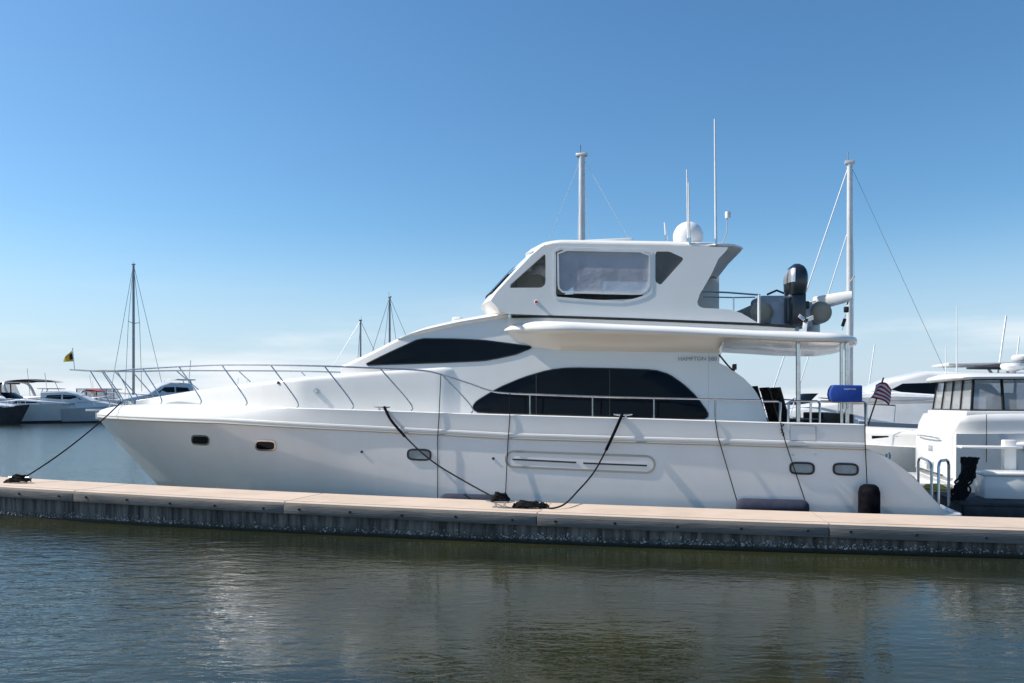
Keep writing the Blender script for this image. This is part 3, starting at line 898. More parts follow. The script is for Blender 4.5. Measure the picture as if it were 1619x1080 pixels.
for sg in (1, -1):
    path = spline([Vector((p.x, p.y * sg, p.z)) for p in P0 + P], 6)
    MB().tube(path, 0.0165, 8).build('hand_rail', STEEL, YA)
    for t, f in zip(tops, feet):
        a, b = deck_pt(*t, rl_top), deck_pt(*f, rl)
        b.z = z_sheer(b.x) - 0.01
        k = Vector((b.x, b.y, b.z + 0.16))
        pth = spline([Vector((q.x, q.y * sg, q.z)) for q in (b, k, a)], 5)
        MB().tube(pth, 0.0135, 8).build('stanchion', STEEL, YA)
    for px, y0, y1 in ((838, 623.5, 657), (937, 627, 660), (1034, 629.5, 663), (1131, 631.5, 666)):
        a, b = deck_pt(px, y0, rl_top), deck_pt(px, y1, rl)
        b.z = z_sheer(b.x) - 0.01
        MB().tube([(a.x, a.y * sg, a.z), (b.x, b.y * sg, b.z)], 0.0165, 8).build('stanchion', STEEL, YA)
# cockpit staple rails
LC = -2.10
for pts in ([(1206, 634.5), (1229, 634.5), (1234, 637), (1233, 670)], [(1246, 671), (1247, 638), (1251, 634.5), (1292, 634.5), (1296, 638), (1296, 671)],
            [(1282, 634.7), (1281.5, 671)], [(1297, 634.7), (1366, 636), (1369.5, 639), (1369.5, 674)]):
    rail_tube('cockpit_rail', pts, LC, 0.021)
# overhang posts
for px, r in ((1262, 0.040), (1330.5, 0.030), (1339, 0.038)):
    rail_tube('awning_post', [(px, 540), (px, 674)], -1.98, r)
# aft bench with brown panels
bx0, bx1 = U(1299, 650, -1.4)[0], XT - 0.08
mb = MB(); mb.box((bx1 - 0.08, 0.0, 1.75), (0.12, 3.4, 0.62)); mb.build('bench_back', BROWN, YA, bevel=0.03)
mb = MB(); mb.box(((bx0 + bx1) / 2, 1.75, 1.72), (bx1 - bx0, 0.1, 0.68)); mb.build('weather_cloth', BROWN, YA, bevel=0.02)
mb = MB(); mb.box((bx1 - 0.4, 0.0, 1.42), (0.6, 3.2, 0.22)); mb.build('bench_cushion', BROWN, YA, bevel=0.05)
# spotlight arm below the soffit
rail_tube('light_arm', [(1137, 561), (1150, 577), (1158, 585), (1162, 586)], -1.7, 0.016, RUBBER)
a = U(1161, 580, -1.7); MB().lathe([(0.02, -0.04), (0.05, -0.03), (0.055, 0.04), (0, 0.045)], (a[0], -1.7, a[1]), 12, axis='x').build('spotlight', RUBBER, YA)
# bow roller, windlass
a = U(150, 652, 0)
mb = MB(); mb.box((a[0] + 0.15, 0, a[1] + 0.05), (0.7, 0.2, 0.07)); mb.build('bow_roller', STEEL, YA, bevel=0.02)
a = UZ(205, 634, 2.32) if False else (1.1, 0)
MB().lathe([(0.0, 0), (0.13, 0), (0.13, 0.06), (0.06, 0.10), (0.09, 0.16), (0.09, 0.2), (0, 0.21)], (1.05, 0.0, z_sheer(1.05) - 0.1), 16).build('windlass', STEEL, YA)
# deck cleats
CL = []
for px, py in ((604, 647), (985, 656.5)):
    x, z = U(px, py, lambda x, z: -(b_rub(x) - inset(x) - 0.06))
    y = -(b_rub(x) - inset(x) - 0.06)
    z = z_sheer(x)
    mb = MB()
    mb.tube([(x - 0.17, y, z + 0.065), (x - 0.08, y, z + 0.055), (x + 0.08, y, z + 0.055), (x + 0.17, y, z + 0.065)], [0.012, 0.02, 0.02, 0.012], 8)
    mb.box((x - 0.05, y, z + 0.025), (0.035, 0.035, 0.06)); mb.box((x + 0.05, y, z + 0.025), (0.035, 0.035, 0.06))
    mb.build('deck_cleat', STEEL, YA)
    CL.append(to_world(x, y, z + 0.05))
# platform hoops
for fa, fb, ty in (((1484, 803), (1500, 799), 729), ((1452, 777), (1473, 792), 722), ((1400, 752), (1424, 760), 718)):
    pa = UZ(*fa, zp + 0.06); pb = UZ(*fb, zp + 0.06)
    w1 = to_world(*pa); dist = w1.y
    zt = EYE + (HOR - ty) / FPX * dist
    if fa[0] < 1440:
        pa = (XE - 0.35, 1.2); pb = (XE - 0.35, 1.6); zt = 1.2
    A, B = Vector((pa[0], pa[1], zp + 0.05)), Vector((pb[0], pb[1], zp + 0.05))
    d = (B - A)
    P = [A, Vector((A.x, A.y, zt - 0.1)), A + d * 0.08 + Vector((0, 0, zt - 0.03 - A.z)), A + d * 0.25 + Vector((0, 0, zt - A.z)), A + d * 0.75 + Vector((0, 0, zt - A.z)), A + d * 0.92 + Vector((0, 0, zt - 0.03 - A.z)), Vector((B.x, B.y, zt - 0.1)), B]
    MB().tube(P, 0.025, 10).build('platform_hoop', STEEL, YA)

# ------------------------------------------------------------------ davit crane
a, b = U(1286, 481, -0.9), U(1346, 468, -1.2)
rows = []
for t, s in ((0, 0.13), (0.5, 0.115), (0.85, 0.10), (1.0, 0.085)):
    x = a[0] + (b[0] - a[0]) * t; z = a[1] + (b[1] - a[1]) * t; y = -0.9 - 0.3 * t
    rows.append([(x, y + s * 0.8 * cy_, z + s * cz_) for cy_, cz_ in ((-1, -0.6), (-0.6, -1), (0.6, -1), (1, -0.6), (1, 0.6), (0.6, 1), (-0.6, 1), (-1, 0.6))])
dv = MB().grid(rows, closed=True, cap=True).build('davit_crane', WHITEP, YA, ang=50)
MB().tube([(a[0], -0.9, z_ot(a[0])), (a[0], -0.9, a[1] + 0.05)], 0.12, 14).build('davit_post', WHITEP, dv)
h0 = (b[0] - 0.04, -1.2, b[1] - 0.06)
k1, k2, k3 = U(1339, 482, -1.2), U(1337, 497, -1.2), U(1332, 522, -1.2)
MB().tube([h0, (k1[0], -1.2, k1[1])], 0.012).build('davit_fall', RUBBER, dv)
MB().box(((k1[0] + k2[0]) / 2, -1.2, (k1[1] + k2[1]) / 2), (0.09, 0.06, 0.11)).build('tackle_block', RUBBER, dv, bevel=0.02)
q1, q2 = U(1336, 504, -1.2), U(1332, 516, -1.2)
MB().tube([(k2[0], -1.2, k2[1]), (k3[0], -1.2, k3[1])], 0.008).build('davit_fall', STEEL, dv)
MB().tube([(q1[0], -1.2, q1[1]), (q2[0], -1.2, q2[1])], 0.03).build('hook_sleeve', RUBBER, dv)

# ------------------------------------------------------------------ tender carried on the flybridge deck, stern towards the dock
yd = -1.62
c1, c2 = U(1208, 490, yd), U(1306, 494, yd)
cxm, czm = (c1[0] + c2[0]) / 2, (c1[1] + c2[1]) / 2
TE = thing('tender', 'grey inflatable tender with beige tube ends lying across the flybridge deck', 'dinghy', to_world(cxm, yd, czm - 0.30), math.radians(-1))
rt = 0.205
hx = (c2[0] - c1[0]) / 2
for sg in (-1, 1):
    P, R = [], []
    for t in np.linspace(0, 1, 20):
        y = 0.18 + 2.75 * t
        x = sg * hx * (1 if t < 0.62 else math.sqrt(max(0.0, 1 - ((t - 0.62) / 0.38) ** 2)) * 0.97 + 0.03)
        P.append((x, y, 0.30 + 0.16 * max(0, t - 0.6) ** 1.2)); R.append(rt)
    tb = MB().tube(P, R, 18).build('buoyancy_tube', GREYPVC, TE, ang=60)
    MB().lathe([(0.0, -0.06), (rt * 0.55, -0.055), (rt * 0.86, -0.03), (rt * 0.98, 0.03), (rt * 1.012, 0.12), (rt * 1.012, 0.55)], (sg * hx, 0.16, 0.30), 20, axis='y', cap=False).build('tube_end', TUBEM, tb, ang=60)
rows = []
for y, k in ((0.22, 1), (1.4, 1), (2.2, 0.7), (2.8, 0.1)):
    rows.append([(-hx * k, y, 0.20), (-hx * 0.5 * k, y, 0.02), (0, y, -0.02 if k > 0.5 else 0.1), (hx * 0.5 * k, y, 0.02), (hx * k, y, 0.20)])
MB().grid(rows).build('rigid_bottom', WHITEP, TE)
MB().box((0, 0.20, 0.26), (2 * hx - 0.30, 0.06, 0.46)).build('transom', GREYPVC, TE, bevel=0.02)
MB().box((-0.05, 1.1, 0.52), (0.75, 0.7, 0.34)).build('console', GREYPVC, TE, bevel=0.08, seg=3)
MB().tube([(-0.28, 0.75, 0.70), (-0.1, 0.75, 0.78), (0.05, 0.75, 0.72)], 0.02).build('steering_wheel', RUBBER, TE)
ch = MB(); ch.box((0.05, 0.35, -0.09), (0.2, 0.3, 0.26)); ch.build('chock', WHITEP, TE, bevel=0.02)
# outboard
mxp = U(1257, 440, yd - 0.1)
ox = mxp[0] - cxm
ob_ = MB().box((ox, 0.06, 0.33), (0.30, 0.22, 0.50)).build('outboard_motor', COWL, TE, bevel=0.04, seg=3)
zt0 = U(1257, 417, yd - 0.1)[1] - (czm - 0.30); zt1 = U(1257, 466, yd - 0.1)[1] - (czm - 0.30)
rows = []
for t in np.linspace(0, 1, 12):
    z = zt1 + (zt0 - zt1) * t
    s = (0.88 + 0.14 * math.sin(min(1, t * 2.2) * math.pi / 2)) * (math.sqrt(max(0.0, 1 - max(0, (t - 0.45) / 0.57) ** 2.4)))
    row = []
    for k in range(20):
        a = 2 * math.pi * k / 20
        c, s2 = math.cos(a), math.sin(a)
        row.append((ox + 0.172 * s * math.copysign(abs(c) ** 0.55, c) + 0.02 * t, 0.0 + 0.27 * s * math.copysign(abs(s2) ** 0.55, s2) - 0.03, z))
    rows.append(row)
MB().grid(rows, closed=True, cap=True).build('cowl', COWL, ob_, ang=60)
zc_ = (zt0 + zt1) / 2
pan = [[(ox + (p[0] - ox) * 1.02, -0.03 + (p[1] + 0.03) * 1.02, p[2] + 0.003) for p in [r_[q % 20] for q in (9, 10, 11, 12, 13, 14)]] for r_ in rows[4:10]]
MB().grid(pan).build('cowl_silver_patch', SILVER, ob_, ang=60)  # silver colour laid over the upper left front of the dark cowl
MB().box((ox + 0.0, 0.02, zt1 - 0.03), (0.31, 0.40, 0.06)).build('cowl_trim', SILVER, ob_, bevel=0.02)
MB().box((ox + 0.02, -0.10, 0.34), (0.26, 0.22, 0.66)).build('midsection', COWL, ob_, bevel=0.04)
MB().lathe([(0.0, -0.2), (0.045, -0.15), (0.06, 0.0), (0.05, 0.15), (0, 0.2)], (ox + 0.10, -0.16, 0.10), 12, axis='y').build('gearcase', COWL, ob_)
mb = MB()
for k in range(3):
    a = k * 2.094 + 0.4
    mb.box((ox + 0.10 + 0.085 * math.cos(a), -0.30, 0.10 + 0.085 * math.sin(a)), (0.13, 0.015, 0.08), Matrix.Rotation(-a, 3, 'Y') @ Matrix.Rotation(0.5, 3, 'X'))
mb.build('propeller', WHITEP, ob_, bevel=0.005)
MB().box((ox + 0.22, 0.10, 0.42), (0.14, 0.12, 0.14)).build('steering_bracket', RUBBER, ob_, bevel=0.02)

# ------------------------------------------------------------------ cockpit furniture, grill, ensign
ZS = 1.19
def chair(label, px, py, lat):
    x, z = U(px, py, lat)
    t = thing('deck_chair', label, 'chair', to_world(x, lat, ZS), -PSI + math.radians(17), 'teak chairs on the aft deck')
    top = z - ZS
    for s in (-0.22, 0.22):
        MB().tube([(0.42, s, 0.0), (0.02, s, top)], 0.022, 6).build('leg', TEAKD, t)
        MB().tube([(0.12, s, 0.0), (0.62, s, 0.62)], 0.02, 6).build('leg', TEAKD, t)
        MB().box((0.42, s, 0.64), (0.48, 0.05, 0.03)).build('armrest', TEAKD, t, bevel=0.008)
    MB().box((0.38, 0, 0.44), (0.44, 0.46, 0.035)).build('seat', TEAKD, t, bevel=0.01)
    rot = Matrix.Rotation(-math.atan2(0.40, top), 3, 'Y')
    for k in range(5):
        MB().box((0.02 + 0.40 * 0.36 - 0.0, -0.17 + k * 0.085, top * 0.64), (0.02, 0.07, top * 0.70), Matrix.Rotation(-math.atan2(0.40, top), 3, 'Y')).build('back_slat', TEAKD, t)
    MB().box((0.02, 0, top - 0.03), (0.035, 0.48, 0.07), rot).build('top_rail', TEAKD, t, bevel=0.008)
    return t
chair('dark slatted teak deck chair half hidden by the house side wing', 1189, 611, 0.2)
chair('dark slatted teak deck chair in the middle of the row of three', 1207, 613, -0.4)
chair('dark slatted teak deck chair nearest the dining table', 1224, 613, -1.0)
tx = U(1266, 650, -0.3)[0]
TB = thing('dining_table', 'dark teak table on the aft deck beside the chairs', 'table', to_world(tx, -0.3, ZS), -PSI)
MB().box((0, 0, 0.74), (0.72, 1.3, 0.04)).build('table_top', TEAKD, TB, bevel=0.01)
for s in (-0.45, 0.45):
    MB().tube([(-0.25, s, 0), (0.25, s, 0.72)], 0.025, 6).build('leg', TEAKD, TB)
    MB().tube([(0.25, s, 0), (-0.25, s, 0.72)], 0.025, 6).build('leg', TEAKD, TB)
gx, gz = U(1335, 636, -2.12)
GR = thing('covered_grill', 'blue canvas covered grill clamped on the cockpit rail', 'grill', to_world(gx, -2.12, gz), -PSI)
hw, hh = 0.265, 0.30
sec = [(-hw + 0.05, 0), (hw, 0.0), (hw, hh - 0.01), (-hw + 0.06, hh), (-hw + 0.015, hh * 0.75), (-hw, hh * 0.45), (-hw + 0.015, hh * 0.18)]
mb = MB(); n = len(sec)
mb.add([(x, -0.17, z) for x, z in sec] + [(x, 0.17, z) for x, z in sec], [tuple(range(n)), tuple(reversed(range(n, 2 * n)))] + [(i, (i + 1) % n, n + (i + 1) % n, n + i) for i in range(n)])
cv = mb.build('canvas_cover', BLUE, GR, bevel=0.025, seg=3)
text_mesh('HAMPTON', 'cover_lettering', WTEXT, cv, (-0.03, -0.174, hh * 0.70), (math.radians(90), 0, 0), 0.038)
MB().tube([(0, 0, -0.12), (0, 0, 0.01)], 0.03).build('rail_clamp', STEEL, GR)
# ensign
fa, fb = U(1372, 652, -0.6), U(1397, 597, -0.6)
EN = thing('ensign', 'striped red and white flag drooping from a raked staff at the stern', 'flag', to_world(fa[0], -0.6, fa[1]), -PSI)
sv = Vector((fb[0] - fa[0], 0, fb[1] - fa[1]))
MB().tube([(0, 0, -0.25), sv], 0.014, 8).build('staff', TEAKD, EN)
mb = MB()
NXf, NZf = 22, 9
pts = []
for j in range(NZf + 1):
    hoist = sv * (0.86 - 0.46 * j / NZf)
    r = []
    for i in range(NXf + 1):
        t = i / NXf
        r.append((hoist.x - 0.10 + 0.30 * t + 0.03 * math.sin(5 * t + j * 0.35), 0.06 * math.sin(9 * t + j * 0.2) * t - 0.08 * t,
                  hoist.z - 0.05 + 0.10 * math.sin(2.4 * t) - 0.16 * t * t + 0.012 * math.sin(9 * t)))
    pts.append(r)
for j in range(NZf):
    for i in range(NXf):
        m_ = 2 if (i < 9 and j < 7 and False) else (0 if j % 2 == 0 else 1)
        mb.add([pts[j][i], pts[j][i + 1], pts[j + 1][i + 1], pts[j + 1][i]], [(0, 1, 2, 3)], m_)
mb.build('flag_cloth', [FRED, FWHITE, FNAVY], EN, ang=80)
# burgee at the bow
ba, bb = U(118, 584, 0), U(114.5, 550, 0)
BU = thing('bow_pennant', 'small yellow and black pennant on a short staff at the bow rail', 'flag', to_world(ba[0], 0, ba[1]), -PSI)
st = Vector((bb[0] - ba[0], 0, bb[1] - ba[1]))
MB().tube([(0, 0, -0.01), st], 0.011, 8).build('staff', STEEL, BU)
mb = MB()
N = 10
top, bot = st * 0.98, st * 0.38
pt = []
for i in range(N + 1):
    t = i / N
    a = top.lerp(Vector((top.x - 0.28, 0, bot.z + 0.02)), t); b = bot.lerp(Vector((top.x - 0.28, 0, bot.z - 0.02)), t)
    wv = 0.03 * math.sin(7 * t)
    pt.append([(a + (b - a) * k / 5 + Vector((0, wv, 0))) for k in range(6)])
for i in range(N):
    for k in range(5):
        dark = (i <= 3 and 1 <= k <= 3) or i >= 8
        mb.add([pt[i][k], pt[i + 1][k], pt[i + 1][k + 1], pt[i][k + 1]], [(0, 1, 2, 3)], 1 if dark else 0)
mb.build('flag_cloth', [FYEL, FBLK], BU, ang=80)

# ------------------------------------------------------------------ water
mb = MB(); S = 6000
mb.add([(-S, -60, 0), (S, -60, 0), (S, 2 * S, 0), (-S, 2 * S, 0)], [(0, 1, 2, 3)])
tag(mb.build('water', WATER, smooth=False), kind='structure')

# ------------------------------------------------------------------ the floating dock in front of the yacht
dk = [(0, 768, 818), (540, 799, 847), (1080, 819, 868), (1619, 837, 883)]
DX, DY, DH = [], [], []
for px, yd_, yw in dk:
    t = EYE * FPX / (yw - HOR)
    DX.append((px - CXP) / FPX * t); DY.append(t); DH.append(EYE * (1 - (yd_ - HOR) / (yw - HOR)))
cy = np.polyfit(DX, DY, 2); ch_ = np.polyfit(DX, DH, 1)
def d_y(X): return float(np.polyval(cy, X))
def d_h(X): return float(np.polyval(ch_, X))
def d_pt(X, off, z):
    s = 2 * cy[0] * X + cy[1]; k = math.hypot(1, s)
    return (X - off * s / k, d_y(X) + off / k, z)
DW = 1.36
DK = thing('floating_dock', 'long concrete floating dock with timber edge boards in front of the yacht', 'dock', (0, d_y(0), 0))
o0 = Vector((0, d_y(0), 0))
def strip(name, X0, X1, sec, m, step=0.4, bevel=0.0, parent=DK, **kw):
    n = max(2, int((X1 - X0) / step)); rows = []
    for i in range(n + 1):
        X = X0 + (X1 - X0) * i / n
        rows.append([Vector(d_pt(X, o, z + (d_h(X) if rel else 0))) - o0 for o, z, rel in sec])
    return MB().grid(rows, closed=True, cap=True).build(name, m, parent, bevel=bevel, **kw)
XD0, XD1 = -17.0, 13.5
strip('deck_slab', XD0, XD1, [(-0.015, -0.012, 1), (0.01, 0, 1), (DW, 0, 1), (DW, -0.05, 1), (-0.015, -0.05, 1)], CONC)
strip('float', XD0, XD1, [(0.03, -0.051, 1), (DW - 0.04, -0.051, 1), (DW - 0.04, -0.4, 0), (0.03, -0.4, 0)], FLOATM)
EDGE = mat('worn_edge_strip', (0.40, 0.32, 0.26), 0.85, col2=(0.30, 0.24, 0.20), vscale=3)
strip('edge_strip', XD0, XD1, [(0.115, 0.004, 1), (0.140, 0.004, 1), (0.140, -0.01, 1), (0.115, -0.01, 1)], EDGE)
X = XD0 + 4.35
while X < XD1:
    p = [Vector(d_pt(X + dx_, o_, d_h(X) + 0.003)) - o0 for dx_, o_ in ((-0.006, -0.012), (0.006, -0.012), (0.006, DW), (-0.006, DW))]
    MB().add(p + [q - Vector((0, 0, 0.02)) for q in p], [(0, 1, 2, 3), (0, 4, 5, 1), (1, 5, 6, 2), (2, 6, 7, 3), (3, 7, 4, 0)]).build('expansion_joint', EDGE, DK)
    X += 4.35
X = XD0; k = 0
joints = []
while X < XD1:
    X2 = min(XD1, X + 4.35)
    w = strip('waler', X + 0.006, X2 - 0.006, [(-0.045, -0.055, 1), (0.028, -0.055, 1), (0.028, -0.205, 1), (-0.045, -0.205, 1)], WALER, bevel=0.006)
    b = X + 0.3
    while b < X2 - 0.1:
        p = Vector(d_pt(b, -0.045, d_h(b) - 0.12 + random.uniform(-0.015, 0.015))) - o0
        MB().lathe([(0.022, -0.014), (0.02, 0.002), (0, 0.003)], p, 8, axis='y').build('bolt', BOLT, w)
        b += 0.93 + random.uniform(-0.03, 0.03)
    X = X2; k += 1
# barnacle crust along the waterline
mb = MB()
for i in range(5200):
    X = random.uniform(-12.5, 9.5)
    dens = 0.5 + 0.5 * math.sin(X * 1.7 + 2 * math.sin(X * 0.6))
    if random.random() > 0.35 + 0.65 * dens: continue
    z = 0.05 + abs(random.gauss(0, 0.045)) + 0.02 * dens
    r = random.uniform(0.005, 0.011) if random.random() < 0.8 else random.uniform(0.012, 0.022)
    c = Vector(d_pt(X, 0.03, z)) - o0
    vs = [c + Vector((r * math.cos(a), 0.004, r * 0.9 * math.sin(a))) for a in (0.3, 1.5, 2.8, 4.1, 5.3)] + [c + Vector((random.uniform(-.3, .3) * r, -r * 0.8, random.uniform(-.3, .3) * r))]
    mb.add(vs, [(q, (q + 1) % 5, 5) for q in range(5)])
tag(mb.build('barnacles', SHELL, DK, smooth=False), kind='stuff')
# dock cleats with rope
def dock_cleat(px, py):
    # find the deck point under the cleat
    best = None
    for X in np.linspace(-12, 9, 841):
        for off in (0.30, 0.45, 0.6):
            p = d_pt(X, off, d_h(X))
            sx_ = CXP + FPX * p[0] / p[1]; sy_ = HOR + FPX * (EYE - p[2]) / p[1]
            e = (sx_ - px) ** 2 + 4 * (sy_ - py) ** 2
            if best is None or e < best[0]: best = (e, p)
    p = Vector(best[1])
    q = p - o0
    mb = MB()
    mb.tube([q + Vector((-0.24, 0.05, 0.115)), q + Vector((-0.12, 0.025, 0.10)), q + Vector((0.12, -0.025, 0.10)), q + Vector((0.24, -0.05, 0.115))], [0.016, 0.026, 0.026, 0.016], 10)
    mb.tube([q + Vector((-0.075, 0.02, 0)), q + Vector((-0.07, 0.02, 0.10))], 0.022, 8); mb.tube([q + Vector((0.075, -0.02, 0)), q + Vector((0.07, -0.02, 0.10))], 0.022, 8)
    mb.box(q + Vector((0, 0, 0.008)), (0.26, 0.10, 0.014))
    mb.build('dock_cleat', STEEL, DK)
    return p
K1 = dock_cleat(791, 802)
K2 = dock_cleat(31, 762)

# ------------------------------------------------------------------ mooring lines
def world_line(name, label, pts, r, group=None, sp=8, m=ROPE):
    o = Vector(pts[-1])
    path = spline([Vector(p) - o for p in pts], sp)
    t = thing(name, label, 'rope', o, 0, group)
    MB().tube(path, r, 7).build('line', m, t)
    return t
def heap(parent, c, rx, rz, n, r=0.016):
    pts = []
    for i in range(n * 10):
        a = i / 10 * 2 * math.pi
        k = 1 - 0.55 * (i / (n * 10))
        pts.append(Vector(c) + Vector((rx * k * math.cos(a + 0.3 * math.sin(i)), rx * 0.55 * k * math.sin(a), rz * (i / (n * 10)) + 0.02 * math.sin(i * 1.9) + r)))
    MB().tube(pts, r, 6).build('rope_turns', ROPE, parent)
def sag(a, b, s, n=7):
    a, b = Vector(a), Vector(b)
    return [a.lerp(b, i / n) - Vector((0, 0, 4 * s * (i / n) * (1 - i / n))) for i in range(n + 1)]
xb_, zb_ = U(192, 637, -0.45)
bowpt = to_world(xb_, -0.45, zb_ + 0.02)
L = world_line('mooring_line', 'black bow line running down from the yacht bow to the leftmost dock cleat', sag(bowpt, K2 + Vector((0.12, 0, 0.12)), 0.10), 0.016, 'black mooring lines')
heap(L, Vector((-0.12, 0, -0.10)), 0.24, 0.13, 6); heap(L, Vector((-0.30, 0.02, -0.12)), 0.16, 0.05, 3)
xk = [(640, 697), (690, 733), (740, 764)]
def off_hull(px, py, d):
    x, z = U(px, py, lambda x, z: hull_y(x, min(z, z_rub(x))) - d)
    return to_world(x, hull_y(x, min(z, z_rub(x))) - d, z)
L = world_line('mooring_line', 'black spring line slanting from the forward deck cleat to the middle dock cleat', [CL[0] + Vector((0.05, -0.05, 0.02)), off_hull(618, 664, 0.10), off_hull(652, 702, 0.24), off_hull(690, 734, 0.42), off_hull(740, 764, 0.70), K1 + Vector((-0.03, 0, 0.13))], 0.015, 'black mooring lines')
heap(L, Vector((0.03, 0, -0.03)), 0.17, 0.13, 7)
P_ = [CL[0] + Vector((0.05, -0.05, 0.02)), off_hull(618, 664, 0.10), off_hull(640, 690, 0.20)]
MB().tube(spline([p - L.location for p in P_], 6), 0.026, 8).build('chafe_sleeve', BLACKFAB, L)
coil = K1 + Vector((0.52, -0.02, 0.0))
L = world_line('mooring_line', 'black spring line in a slack curve from aft deck cleat to rope pile', [CL[1] + Vector((-0.02, -0.05, 0.02)), off_hull(972, 682, 0.12), off_hull(958, 712, 0.2), off_hull(938, 748, 0.35), off_hull(912, 778, 0.5), Vector(d_pt(K1.x + 0.93, 0.72, d_h(1) + 0.07)), Vector(d_pt(K1.x + 0.76, 0.5, d_h(1) + 0.02)), coil + Vector((0.2, 0, 0.016))], 0.015, 'black mooring lines')
heap(L, Vector((-0.26, 0, -0.014)), 0.27, 0.085, 7); heap(L, Vector((-0.12, 0.03, -0.014)), 0.22, 0.06, 5)
P_ = [CL[1] + Vector((-0.02, -0.05, 0.02)), off_hull(972, 682, 0.12), off_hull(958, 712, 0.2)]
MB().tube(spline([p - L.location for p in P_], 6), 0.027, 8).build('chafe_sleeve', BLACKFAB, L)

# ------------------------------------------------------------------ fenders
def fender_body(length, r, horizontal):
    prof_ = [(0.0, -length / 2), (r * 0.55, -length / 2 + 0.01), (r * 0.85, -length / 2 + r * 0.3), (r, -length / 2 + r * 0.8), (r, length / 2 - r * 0.8), (r * 0.85, length / 2 - r * 0.3), (r * 0.55, length / 2 - 0.01), (0, length / 2)]
    return MB().lathe(prof_, (0, 0, 0), 22, axis='x' if horizontal else 'z')
def fender(label, px, py, wpx, rr, horizontal, m, lines):
    x, z = U(px, py, lambda x, z: hull_y(x, z) - rr)
    y = hull_y(x, z) - rr - 0.01
    dist = to_world(x, y).y
    t = thing('fender', label, 'fender', to_world(x, y, z), -PSI, 'fenders along the hull')
    fender_body(wpx * dist / FPX / (cP if horizontal else 1), rr, horizontal).build('fender_body', m, t, ang=50)
    for ln in lines:
        P = []
        for (a, b, off) in ln:
            f = lambda x, z, off=off: (bul_y(x, z) if z > z_rub(x) else hull_y(x, z)) - off
            X_, Z_ = U(a, b, f)
            P.append(Vector((X_ - x, f(X_, Z_) - y, Z_ - z)))
        MB().tube(P, 0.0085, 6).build('fender_line', ROPE, t)
    return t
fender('navy horizontal fender low on the hull left of the middle dock cleat', 742, 792, 92, 0.13, True, NAVY,
       [[(697, 593, -0.02), (694, 660, 0.012), (692, 690, 0.04), (692, 788, 0.06)], [(806, 622, -0.02), (806, 660, 0.012), (803, 700, 0.03), (799, 788, 0.08)]])
fender('navy horizontal fender low on the aft hull below the pale portholes', 1221, 803, 108, 0.155, True, NAVY,
       [[(1131, 664, 0.0), (1135, 690, 0.03), (1166, 795, 0.10)], [(1234, 668, 0.0), (1242, 700, 0.03), (1274, 795, 0.10)]])
fender('black upright fender hanging at the stern corner', 1374, 796, 62, 0.175, False, BLACKFAB,
       [[(1367, 637, 0.0), (1368, 700, 0.04), (1371, 772, 0.12)]])
P = MB()
for k in range(7):
    a = k * 0.9
    P.tube([Vector(deck_pt(1237, 672, bul_y)) + Vector((0.03 * math.cos(a), -0.03, 0.03 * math.sin(a) - 0.03 * k)), Vector(deck_pt(1237, 672, bul_y)) + Vector((0.03 * math.cos(a + 2), -0.03, 0.03 * math.sin(a + 2) - 0.03 * k))], 0.009, 5)
P.build('tied_rope_tail', ROPE, YA)

# ------------------------------------------------------------------ other boats
def hull_loft(mb, Lb, bm_, z_bow, z_st, p=2.2, flare=0.75, rake=1.2, nl=8, ns=26, zlow=-0.3):
    def shp(s, ze):
        zt = z_st + (z_bow - z_st) * s ** 1.6
        x = Lb * s - (1 - ze) * rake * s ** 3
        b = bm_ / 2 * (flare + (1 - flare) * ze) * (1 - max(0, (s - 0.35) / 0.65) ** p)
        return x, b, zlow + (zt - zlow) * ze
    for side in (1, -1):
        mb.grid([[(lambda q: (q[0], side * q[1], q[2]))(shp(i / ns, j / nl)) for i in range(ns + 1)] for j in range(nl + 1)])
    b0 = [shp(0, j / nl) for j in range(nl + 1)]
    mb.grid([[(q[0], -q[1], q[2]) for q in b0], [(q[0], q[1], q[2]) for q in b0]])
    top = [shp(i / ns, 1) for i in range(ns + 1)]
    mb.grid([[(q[0], -q[1], q[2]) for q in top], [(q[0], 0, q[2] + 0.05) for q in top], [(q[0], q[1], q[2]) for q in top]])
    return lambda s, ze=1.0: shp(s, ze)
def cabin_loft(mb, sections, tumble=0.1):
    """sections: (x, half width at base, z base, z top)"""
    rows = []
    for x, w, zb, zt in sections:
        r = min(0.15, (zt - zb) * 0.4)
        h = [(w, zb), (w - tumble * (zt - r - zb), zt - r), (w - tumble * (zt - zb) - r * 0.3, zt - r * 0.3), (w - tumble * (zt - zb) - r, zt), (0, zt + 0.06)]
        rows.append([(x, y, z) for y, z in h] + [(x, -y, z) for y, z in reversed(h[:-1])])
    return mb.grid(rows, cap=True)
def side_windows(parent, panes, wfun, m=GLASS, name='window', tumble=0.1):
    """panes: polygons in (x,z); wfun(x,z) -> half width"""
    for poly in panes:
        for sg in (1, -1):
            mb = MB()
            mb.add([(x, sg * (wfun(x, z) + 0.012), z) for x, z in poly] + [(x, sg * (wfun(x, z) - 0.02), z) for x, z in poly],
                   [tuple(range(len(poly)))] + [(i, (i + 1) % len(poly), len(poly) + (i + 1) % len(poly), len(poly) + i) for i in range(len(poly))])
            mb.build(name, m, parent, smooth=False)
def at(px, Z, z=0.0): return ((px - CXP) / FPX * Z, Z, z)

